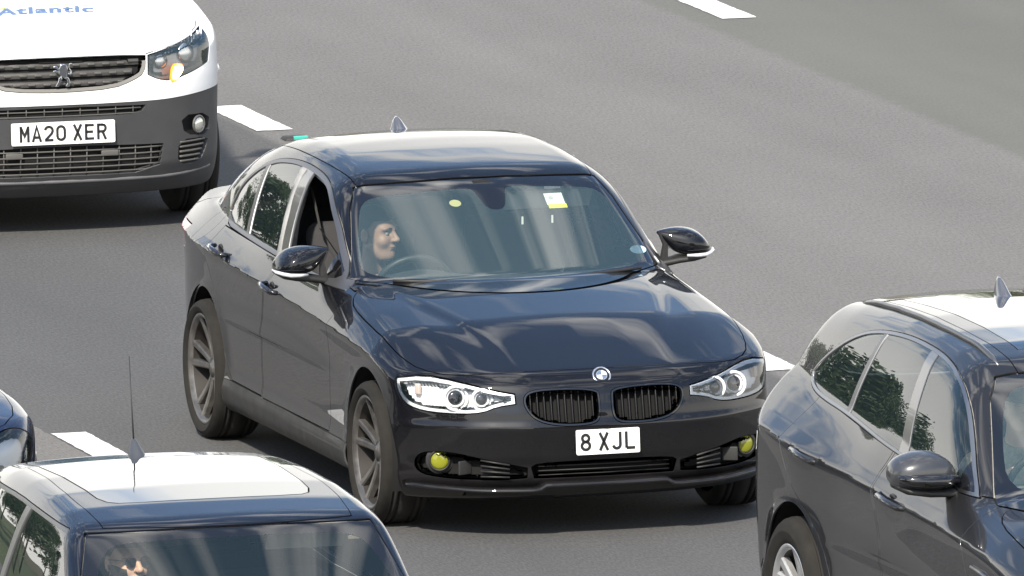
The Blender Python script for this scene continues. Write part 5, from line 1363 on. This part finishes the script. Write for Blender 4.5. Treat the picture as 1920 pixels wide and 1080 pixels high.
        amb = mat('indicator_glow', (.85, .26, .02), .35, emit=(1, .26, .02), estr=.9)
        blk = MB(); u = Vector((-.52, k*.85, 0))
        c = Vector((.765, k*.588, .788)); n_ = Vector((.85, k*.52, .05))
        def Q(a, b, d): return c+u*a+Vector((0, 0, 1))*b+n_*d
        blk.prism([tuple(q) for q in rounded([(-.036, -.030), (-.020, -.040), (.028, -.006), (.036, .022), (.018, .036), (-.022, .034)], 2)], .012, lambda a, b, d: Q(a*1.25, b*1.25, d-.012+.016))
        o1 = blk.build('indicator', amb, hb)
        l2 = MB(); l2.prism([tuple(q) for q in rounded([(-.028, -.024), (-.014, -.030), (.024, -.004), (.030, .020), (.014, .030), (-.020, .028)], 2)], .006, lambda a, b, d: Q(a*1.25, b*1.25, d+.017))
        if k == 1: l2.build('indicator_light', lit, o1)
    # lettering on the bonnet
    cu = bpy.data.curves.new('t', 'FONT'); cu.body = 'Atlantic'; cu.size = .125; cu.shear = .15; cu.space_character = 1.12; cu.offset = .0045
    to = bpy.data.objects.new('t', cu); COL.objects.link(to); bpy.context.view_layer.update()
    dg = bpy.context.evaluated_depsgraph_get(); me = bpy.data.meshes.new_from_object(to.evaluated_get(dg)); bpy.data.objects.remove(to)
    vs = np.array([v.co[:] for v in me.vertices]); wd = vs[:, 0].max()-vs[:, 0].min()
    sx = .50/wd
    def lay(me, y0, x0_, sx, sy):
        for v in me.vertices:
            y = y0+v.co.x*sx; x = x0_-v.co.y*sy; v.co = (x, y, on_surface(F_van, y, x=x)+.0025)
    lay(me, -.225, .418, sx, .95)
    link('bonnet_lettering', me, mat('letter_blue', (.11, .17, .30), .5), bn)
    cu = bpy.data.curves.new('t', 'FONT'); cu.body = 'atlantic services ltd'; cu.size = .03
    mb = MB(); st = []
    for i in range(30):
        y = -.25+.50*i/29; x = .335-.03*math.sin(math.pi*i/29); st.append((x, y, on_surface(F_van, y, x=x)+.001))
    mb.tube(st, .0035, 5); mb.tube([(.43-.10*t, -.33+.16*t, on_surface(F_van, -.33+.16*t, x=.43-.10*t)+.001) for t in np.linspace(0, 1, 8)], .004, 5); mb.build('swoosh', mat('letter_yellow', (.62, .68, .10), .4), bn)
    mb = MB()
    for i in range(16):
        if i in (8, 9): continue
        y = -.07+.36*i/15; x = .462; mb.box((x, y, on_surface(F_van, y, x=x)+.001), (.006, .010, .002), 0)
    mb.build('small_lettering', mat('letter_grey', (.30, .34, .42), .5), bn)
    # shell, wheels, cab
    inner = shell0
    for ax in (0, -2.785): inner = arch_cut(inner, ax, .33, .40, .55)
    inner = cut(inner, lambda V: ws(V)+.01)[1]
    for f in (gf, lf, ug, lg, sv, fr): inner = cut(inner, lambda V, f=f: f(V)-.006)[1]
    obj('chassis', inner.moved(-.045), dark, car)
    for ax in (0, -2.785):
        for k in (-1, 1): arch_liner(car, ax, .33, .385, .54, .855, k, dark); make_wheel(car, (ax, k*.80, .325), k, .325, .205, .205, 'plain', mat('steel_wheel', (.25, .25, .25), .4, .6))
    for y in (-.40, .40): make_seat(car, -1.35, y, .62, mat('dark_seat_cloth'))
    mb = MB(); mb.box((-.65, 0, 1.05), (.4, 1.45, .22), .08); mb.build('dashboard', mat('dash'), car); make_steering(car, (-.95, -.40, 1.12), R(30), mat('wheel_rim'))
    for k in (-1, 1):
        mb = MB(); mb.box((-.78, k*1.01, 1.22), (.12, .18, .24), .05); o = mb.build('door_mirror', trim, car); mb = MB(); mb.tube([(-.72, k*.86, 1.14), (-.75, k*.95, 1.16)], .025, 8); mb.build('mirror_foot', trim, o)
    car.location = (-10.453, .247, 0); car.rotation_euler = (0, 0, R(-2.61))
    return car
# ------------------------------------------------------------------ drivers
def ell(x, y, z, c, r):
    X, Y, Z = (x-c[0])/r[0], (y-c[1])/r[1], (z-c[2])/r[2]
    k0 = np.sqrt(X*X+Y*Y+Z*Z)+1e-9; k1 = np.sqrt((X/r[0])**2+(Y/r[1])**2+(Z/r[2])**2)+1e-9
    return k0*(k0-1)/k1
def cap(x, y, z, a, b, ra, rb):
    a = np.array(a, float); b = np.array(b, float); d = b-a; L = d@d
    t = np.clip(((x-a[0])*d[0]+(y-a[1])*d[1]+(z-a[2])*d[2])/L, 0, 1)
    return np.sqrt((x-a[0]-t*d[0])**2+(y-a[1]-t*d[1])**2+(z-a[2]-t*d[2])**2)-(ra+(rb-ra)*t)
def F_head(x, y, z):
    f = ell(x, y, z, (-.012, 0, .045), (.100, .077, .090))
    f = smin(f, ell(x, y, z, (.024, 0, -.022), (.070, .062, .092)), .03)
    f = smin(f, ell(x, y, z, (.062, 0, -.088), (.030, .030, .024)), .03)
    f = smin(f, cap(x, np.abs(y), z, (-.005, .062, -.045), (.045, .030, -.088), .012, .012), .03)
    ys = np.abs(y)
    f = smin(f, ell(x, ys, z, (.076, .030, .038), (.016, .030, .010)), .018)
    f = smax(f, -ell(x, ys, z, (.096, .031, .016), (.018, .018, .012)), .016)
    f = smin(f, cap(x, y, z, (.088, 0, .024), (.112, 0, -.014), .009, .013), .012)
    f = smin(f, ell(x, ys, z, (.100, .012, -.018), (.010, .008, .007)), .008)
    f = smin(f, ell(x, y, z, (.088, 0, -.046), (.012, .026, .006)), .008)
    f = smin(f, ell(x, y, z, (.086, 0, -.056), (.012, .022, .006)), .006)
    f = smin(f, ell(x, ys, z, (.062, .040, -.020), (.022, .022, .022)), .02)
    ear = smax(ell(x, ys, z, (-.012, .080, .004), (.020, .010, .034)), -ell(x, ys, z, (-.006, .090, .006), (.010, .006, .018)), .006)
    return smin(f, ear, .006)
def build_person(label, head, yaw, wheel, shirt, hair, skin=(.34, .20, .145), tilt=0., sleeve='short', beard=False, shades=False, capc=None, group=None, seat_z=.5):
    t = thing('person', label, 'person', (head[0], head[1], 0), 0)
    hx, hy, hz = 0., 0., head[2]
    cy, sy = math.cos(yaw), math.sin(yaw); ct, st = math.cos(tilt), math.sin(tilt)
    def to_head(x, y, z):
        X, Y, Z = x-hx, y-hy, z-hz
        X, Y = cy*X+sy*Y, -sy*X+cy*Y
        X, Z = ct*X+st*Z, -st*X+ct*Z
        return X, Y, Z
    def from_head(p):
        X, Y, Z = p; X, Z = ct*X-st*Z, st*X+ct*Z
        return (hx+cy*X-sy*Y, hy+sy*X+cy*Y, hz+Z)
    W = Vector(wheel)-Vector((head[0], head[1], 0))
    hands = [(W.x-.045, W.y-.178, W.z+.03), (W.x-.045, W.y+.178, W.z+.03)]
    def F(x, y, z):
        f = F_head(*to_head(x, y, z))
        f = smin(f, cap(x, y, z, (hx-.025, hy, hz-.075), (hx-.055, hy, hz-.20), .054, .060), .035)
        f = smin(f, cap(x, y, z, (hx-.08, hy-.155, hz-.275), (hx-.08, hy+.155, hz-.275), .072, .072), .06)
        f = smin(f, ell(x, y, z, (hx-.08, hy, hz-.40), (.125, .185, .20)), .06)
        f = smin(f, ell(x, y, z, (hx-.07, hy, hz-.60), (.125, .165, .15)), .06)
        for k, h in ((-1, hands[0]), (1, hands[1])):
            s = (hx-.07, hy+k*.185, hz-.285); e = (hx+.10, hy+k*.245, hz-.46); wr = (h[0]-.055, h[1], h[2]-.035)
            f = smin(f, cap(x, y, z, s, e, .055, .043), .035); f = smin(f, cap(x, y, z, e, wr, .043, .027), .02)
            f = smin(f, ell(x, y, z, (h[0]-.012, h[1], h[2]), (.048, .020, .040)), .02)
            for q in range(4):
                zz = h[2]+.034-.021*q; L = (.030, .036, .034, .026)[q]
                f = smin(f, cap(x, y, z, (h[0]+.020, h[1]-k*.006, zz), (h[0]+.020+L, h[1]+k*.004, zz-.002), .0095, .009), .005)
                f = smin(f, cap(x, y, z, (h[0]+.020+L, h[1]+k*.004, zz-.002), (h[0]+.045+L*.4, h[1]+k*.032, zz-.003), .009, .0075), .004)
            f = smin(f, cap(x, y, z, (h[0]-.015, h[1]-k*.012, h[2]+.030), (h[0]+.022, h[1]-k*.026, h[2]+.050), .012, .009), .008)
            f = smin(f, cap(x, y, z, (hx-.02, hy+k*.09, hz-.70), (hx+.38, hy+k*.13, hz-.62), .088, .062), .04)
            f = smin(f, cap(x, y, z, (hx+.38, hy+k*.13, hz-.62), (hx+.52, hy+k*.12, hz-.92), .060, .045), .03)
        return f
    M = isosurface(F, (-.32, -.42, hz-1.05), (.68, .42, hz+.20), .0095)
    nm = 'skin_'+str(int(skin[0]*100))
    body = obj('body', M, mat(nm, skin, .55, noise=.06, nscale=25), t); 
    def hl(V): return np.stack(to_head(V[:, 0], V[:, 1], V[:, 2]), 1)
    # clothing follows the body
    def shirtf(V):
        z = V[:, 2]-hz; neck = (z+.172+.35*np.maximum(V[:, 0]+.02, -.1))*.9
        arm = np.full(len(V), -1.)
        for k, h in ((-1, hands[0]), (1, hands[1])):
            s = np.array((-.07, k*.185, hz-.285)); e = np.array((.10, k*.245, hz-.46)); wr = np.array((h[0]-.055, h[1], h[2]-.035))
            if sleeve == 'short': d = (V-e)@((e-s)/np.linalg.norm(e-s))+.05; near = (np.linalg.norm(V-e, axis=1) < .35) & (V[:, 1]*k > .18)
            else: d = (V-wr)@((wr-e)/np.linalg.norm(wr-e))+.01; near = (V[:, 1]*k > .08) & (V[:, 0] > .1) & (z > -.56)
            arm = np.maximum(arm, np.where(near, d, -1.))
        low = -.66-z
        return np.maximum(np.maximum(neck, arm), low)
    sh, _ = region(M, shirtf, .02); obj('shirt', sh.moved(.007), shirt, t, depth=.008)
    tr, _ = cut(M, lambda V: V[:, 2]-(hz-.64)); obj('trousers', tr.moved(.008), mat('trouser_dark', (.02, .022, .03), .9), t, depth=.006)
    if hair is not None:
        def hf(V):
            H = hl(V); d = H[:, 2]-(.052-.95*np.maximum(-H[:, 0]-.0, -.055)*1.0)
            ear = .030-np.hypot(H[:, 0]+.012, (H[:, 2]-.0)*.8)
            up = (.074-np.maximum(0, -H[:, 0]+.03)*1.35)-H[:, 2]
            return np.maximum(np.maximum(up, np.where(np.abs(H[:, 1]) > .06, ear, -1)), -(H[:, 2]+.075))
        hr, _ = region(M, hf, .02); obj('hair', hr.moved(.005), hair, t, depth=.006)
    if beard:
        def bf(V):
            H = hl(V); top = H[:, 2]-(-.030-.10*np.maximum(H[:, 0]-.03, 0)*2+.0)-np.where(np.abs(H[:, 1]) > .045, .03, 0)
            mouth = .020-np.hypot(H[:, 1]*.8, (H[:, 2]+.052)*1.6)
            return np.maximum(np.maximum(top, np.where(H[:, 0] > .06, mouth, -1)), np.maximum(-(H[:, 2]+.125), .0-H[:, 0]))
        br, _ = region(M, bf, .02); obj('beard', br.moved(.003), hair, t, depth=.003)
    if capc is not None:
        cp, _ = region(M, lambda V: .028+.10*np.minimum(hl(V)[:, 0], 0)-hl(V)[:, 2]*1.0+0*V[:, 0], .02)
        c = obj('cap', cp.moved(.014), capc, t, depth=.014)
        mb = MB(); V = []; F_ = []
        for i in range(13):
            a = R(-62+124*i/12); V += [from_head((.088*math.cos(a)+.0, .082*math.sin(a), .034)), from_head((.090*math.cos(a)+.068*max(0, math.cos(a*1.3)), .088*math.sin(a), .024))]
        for i in range(12): F_.append((2*i, 2*i+1, 2*i+3, 2*i+2))
        mb.add(V, F_, True); pk = mb.build('peak', capc, c); m_ = pk.modifiers.new('s', 'SOLIDIFY'); m_.thickness = .004
    for k in (-1, 1):
        if shades:
            mb = MB(); o = [(.102-.010*abs(u)/.03, k*(.033+u), .018+v) for u, v in arc(0, 0, .027, .020, 0, 360, 16)[:-1]]
            mb.add([from_head(p) for p in o], [tuple(range(16))]); g = mb.build('sunglass_lens', mat('shade_black', (.006, .007, .008), .08, coat=1), t)
            m_ = g.modifiers.new('s', 'SOLIDIFY'); m_.thickness = .003
            mb = MB(); mb.tube([from_head((.094, k*.060, .024)), from_head((.04, k*.082, .024)), from_head((-.01, k*.084, .020))], .0022, 5); mb.build('sunglass_arm', mat('shade_black'), g)
        else:
            e = from_head((.0735, k*.031, .015)); mb = MB(); mb.ball(e, .0120, 12, 8); ey = mb.build('eye', mat('eye_white', (.26, .235, .21), .5), t)
            i_ = from_head((.0825, k*.030, .015)); mb = MB(); mb.ball(i_, .0042, 8, 6); mb.build('iris', mat('iris_dark', (.03, .02, .015), .2), ey)
            mb = MB(); mb.tube([from_head((.092, k*.014, .036)), from_head((.094, k*.030, .041)), from_head((.084, k*.048, .036))], [.003, .0035, .002], 6); mb.build('eyebrow', hair if hair is not None else mat('brow', (.05, .035, .025), .9), t)
    return t
hair_dark = mat('hair_dark', (.018, .014, .011), .65, noise=.3, nscale=150, bump=.8, bscale=500)
def build_people():
    build_person('driver with short dark hair and dark top, looking sideways in the black saloon', (-1.45, -.435, 1.085), R(44), (-1.08, -.37, .87), textile('shirt_charcoal', (.035, .04, .05)), hair_dark)
    a = R(-1.33); hx, hy = 9.447+math.cos(a)*-1.215-math.sin(a)*-.40, -3.765+math.sin(a)*-1.36+math.cos(a)*-.40
    wx, wy = 9.447+math.cos(a)*-.98-math.sin(a)*-.37, -3.765+math.sin(a)*-.98+math.cos(a)*-.37
    build_person('bearded driver in black sunglasses at the wheel of the small hatchback', (hx, hy, 1.175), R(14), (wx, wy, .90), textile('shirt_navy', (.03, .04, .07)), hair_dark, skin=(.58, .35, .25), beard=True, shades=True)
    a = R(.93); hx, hy = 8.07+math.cos(a)*-1.52-math.sin(a)*-.375, .532+math.sin(a)*-1.52+math.cos(a)*-.375
    wx, wy = 8.07+math.cos(a)*-1.14-math.sin(a)*-.38, .532+math.sin(a)*-1.14+math.cos(a)*-.38
    build_person('driver in a dark blue cap and sand coloured shirt in the grey car', (hx, hy, 1.375), R(-10), (wx, wy, 1.08), mat('shirt_sand', (.40, .34, .25), .9, noise=.35, nscale=30), hair_dark, skin=(.80, .50, .36), sleeve='long', capc=mat('cap_blue', (.02, .035, .06), .8))
# ------------------------------------------------------------------ roadside trees, well behind the traffic (they show in the glass and paint)
def tree_meshes(seed, h, rad, leaves):
    rg = random.Random(seed); tk = MB()
    tk.tube([(0, 0, -.1), (.1, .05, h*.25), (-.1, .1, h*.55), (0, 0, h*.85)], [h*.028, h*.022, h*.014, h*.005], 9)
    cl = []
    for i in range(16):
        a = rg.uniform(0, 6.28); z0 = h*rg.uniform(.2, .7); r = rad*rg.uniform(.4, .85)
        e = (math.cos(a)*r, math.sin(a)*r, z0+h*rg.uniform(.08, .28))
        tk.tube([(0, 0, z0), (e[0]*.5, e[1]*.5, z0+(e[2]-z0)*.6), e], [h*.010, h*.006, h*.002], 6)
        cl.append((e, rad*rg.uniform(.28, .48)))
    for i in range(22):
        a = rg.uniform(0, 6.28); z = h*rg.uniform(.25, .97); prof = math.sin(math.pi*min(1, max(.05, (z/h-.12)/.9)))**.6
        r = rad*prof*rg.uniform(.2, .85); cl.append(((math.cos(a)*r, math.sin(a)*r, z), rad*rg.uniform(.2, .4)))
    lf = MB(); V = []; F = []
    for i in range(leaves):
        c, r = cl[rg.randrange(len(cl))]
        d = Vector((rg.gauss(0, 1), rg.gauss(0, 1), rg.gauss(0, .8))).normalized()*r*rg.uniform(.55, 1.0)
        p = Vector(c)+d; s = rg.uniform(.09, .19)*h/9
        u = Vector((rg.gauss(0, 1), rg.gauss(0, 1), rg.gauss(0, 1))).normalized(); v = u.orthogonal().normalized()
        o = len(V); V += [p+u*s, p+v*s*.6, p-u*s, p-v*s*.6]; F.append((o, o+1, o+2, o+3))
    lf.add(V, F)
    return tk, lf
leafm = mat('foliage', (.050, .075, .028), .7, noise=.45, nscale=.9); barkm = mat('bark', (.10, .08, .06), .9, noise=.3, nscale=6)
def build_trees():
    protos = []
    for s, (h, r, n) in enumerate(((11, 4.2, 9000), (8.5, 3.6, 7000))):
        t = thing('roadside_tree', 'leafy green tree standing on the verge far behind the traffic', 'tree', (0, 0, 0), 0, 'trees far behind the traffic')
        tk, lf = tree_meshes(s+5, h, r, n); tk.build('trunk', barkm, t); lf.build('crown', leafm, t); protos.append(t)
    rg = random.Random(9)
    spots = [(-52, -17, 0, 1.0), (-64, -23, 1, 1.1), (-38, -15, 1, .9), (-80, -19, 0, 1.1)]
    spots += [(-175+rg.uniform(-8, 8), -62+8.0*i+rg.uniform(-2, 2), i % 2, rg.uniform(.75, 1.15)) for i in range(16) if abs(-62+8.0*i-6) > 17 or True]
    spots += [(-20, -19, 1, .9), (-6, -21, 0, .9), (12, -19, 1, .95)]
    first = [True, True]
    for x, y, k, s in spots:
        if first[k]: o = protos[k]; first[k] = False
        else:
            o = protos[k].copy(); COL.objects.link(o)
            for ch in protos[k].children:
                c = ch.copy(); COL.objects.link(c); c.parent = o
        o.location = (x, y, 0); o.rotation_euler = (0, 0, rg.uniform(0, 6.28)); o.scale = (s, s, s)
# ------------------------------------------------------------------ road: one sheet, three ages of asphalt side by side
def asphalt():
    m = bpy.data.materials.new('asphalt'); m.use_nodes = True; t = NT(m.node_tree); b = m.node_tree.nodes['Principled BSDF']
    c = t.n('ShaderNodeTexCoord'); se = t.n('ShaderNodeSeparateXYZ'); t.l(c, se, 3, 0)
    mg = t.n('ShaderNodeMapping'); mg.inputs['Scale'].default_value = (.28, 1.25, 1); t.l(c, mg, 3, 0)
    n1 = t.n('ShaderNodeTexNoise', i_Scale=75.0, i_Detail=5.0, i_Roughness=.85); t.l(mg, n1, 0, 0)
    n2 = t.n('ShaderNodeTexNoise', i_Scale=.8, i_Detail=6.0, i_Roughness=.6); t.l(c, n2, 3, 0)
    n3 = t.n('ShaderNodeTexNoise', i_Scale=6.0, i_Detail=4.0, i_Roughness=.7); t.l(c, n3, 3, 0)
    mp = t.n('ShaderNodeMapping'); mp.inputs['Scale'].default_value = (.25, 2.2, 1); t.l(c, mp, 3, 0)
    n4 = t.n('ShaderNodeTexNoise', i_Scale=1.6, i_Detail=4.0); t.l(mp, n4, 0, 0)
    y = se.outputs[1]
    wob = t.math('MULTIPLY', t.math('SUBTRACT', n3.outputs[0], .5), .22)
    y2 = t.math('ADD', y, wob)
    a_in = t.math('MULTIPLY', t.math('GREATER_THAN', t.math('ADD', y, t.math('MULTIPLY', wob, .12)), -1.53), t.math('SUBTRACT', 1.0, t.ramp(t.math('DIVIDE', t.math('SUBTRACT', y, 2.0), 1.0), [(.10, 0), (.16, .85), (.9, 1)])))
    outer = t.ramp(t.math('ADD', t.math('SUBTRACT', y2, 5.5), .5), [(.46, 0), (.54, 1)])
    col = t.mix(a_in, (.142, .138, .132), (.083, .083, .083)); col = t.mix(outer, col, (.118, .118, .107))
    col = t.mix(t.ramp(y, [(0, 0), (1, 0)]), col, col)
    g = t.ramp(n1.outputs[0], [(.28, .45), (.72, 1.62)])
    k = t.mix(t.math('SUBTRACT', 1.0, t.math('MULTIPLY', outer, .6)), (1, 1, 1), g)
    k = t.mix(1., k, t.ramp(n2.outputs[0], [(.3, .96), (.7, 1.04)]), 'MULTIPLY')
    k = t.mix(1., k, t.ramp(n4.outputs[0], [(.3, .96), (.7, 1.03)]), 'MULTIPLY')
    yy = t.math('FRACT', t.math('DIVIDE', t.math('ADD', y, 1.44), 3.65))
    tr = t.ramp(yy, [(0, 1.04), (.18, .97), (.26, .94), (.5, 1.03), (.72, .94), (.82, .97), (1, 1.04)])
    k = t.mix(1., k, tr, 'MULTIPLY')
    col = t.mix(1., col, k, 'MULTIPLY')
    m.node_tree.links.new(col, b.inputs['Base Color'])
    b.inputs['Roughness'].default_value = .88; b.inputs['Specular IOR Level'].default_value = .3
    bp = t.n('ShaderNodeBump', i_Strength=.55, i_Distance=.004); t.l(n1, bp, 0, 2); t.l(bp, b, 0, b.inputs.find('Normal'))
    return m
def sheet(name, pts, z, m, **kw):
    me = bpy.data.meshes.new(name); me.from_pydata([(x, y, z) for x, y in pts], [], [tuple(range(len(pts)))]); me.update()
    return tag(link(name, me, m), **kw)
sheet('ground', [(-900, -900), (400, -900), (400, 900), (-900, 900)], -.06, mat('verge_soil', (.10, .09, .05), .95, noise=.3, nscale=.6), kind='structure')
sheet('verge', [(-600, -60), (200, -60), (200, -10.2), (-600, -10.2)], -.03, mat('verge_grass', (.07, .09, .035), .9, noise=.4, nscale=2.), kind='structure')
sheet('road', [(-600, -10.2), (200, -10.2), (200, 24), (-600, 24)], 0, asphalt(), kind='structure')
# thermoplastic dashes: worn, slightly ragged edges
white = mat('road_paint', (.70, .70, .68), .65, noise=.16, nscale=22, bump=.3, bscale=90)
rnd = random.Random(3)
def dash(x0, x1, yc, wd, label):
    P = []; n = 24
    for i in range(n+1): P.append((x0+(x1-x0)*i/n, yc-wd/2+rnd.uniform(-.0035, .0035)))
    for i in range(1, 5): P.append((x1+rnd.uniform(-.006, .006), yc-wd/2+wd*i/5))
    for i in range(n+1): P.append((x1+(x0-x1)*i/n, yc+wd/2+rnd.uniform(-.0035, .0035)))
    for i in range(1, 5): P.append((x0+rnd.uniform(-.006, .006), yc+wd/2-wd*i/5))
    o = sheet('lane_dash', P, .004, white); tag(o, label, 'road marking', 'broken white lane markings', 'structure'); return o
dash(-14.20, -13.17, 2.245, .19, 'white lane dash between the white van and the black saloon roof')
dash(-4.95, -3.94, 2.205, .19, 'white lane dash between the black saloon headlamp and the grey car')
dash(-3.16, -2.1, -1.44, .165, 'white lane dash showing over the roof of the small hatchback')
dash(-18.0, -16.72, 5.77, .19, 'white lane dash at the top edge of the picture')
# road stud with its green reflector
st = thing('road_stud', 'green and black road stud on the lane line behind the saloon roof', 'road stud', (-12.80, 2.25, 0))
MB().box((0, 0, .008), (.12, .13, .020), .008, taper=.8).build('stud_housing', mat('stud_black', (.03, .03, .03), .6), st)
MB().box((.052, .018, .014), (.02, .075, .020), .004).build('reflector', mat('stud_green', (.05, .42, .34), .3), st)
build_saloon(); build_suv(); build_hatch(); build_hatch(True); build_van(); build_people(); build_trees()
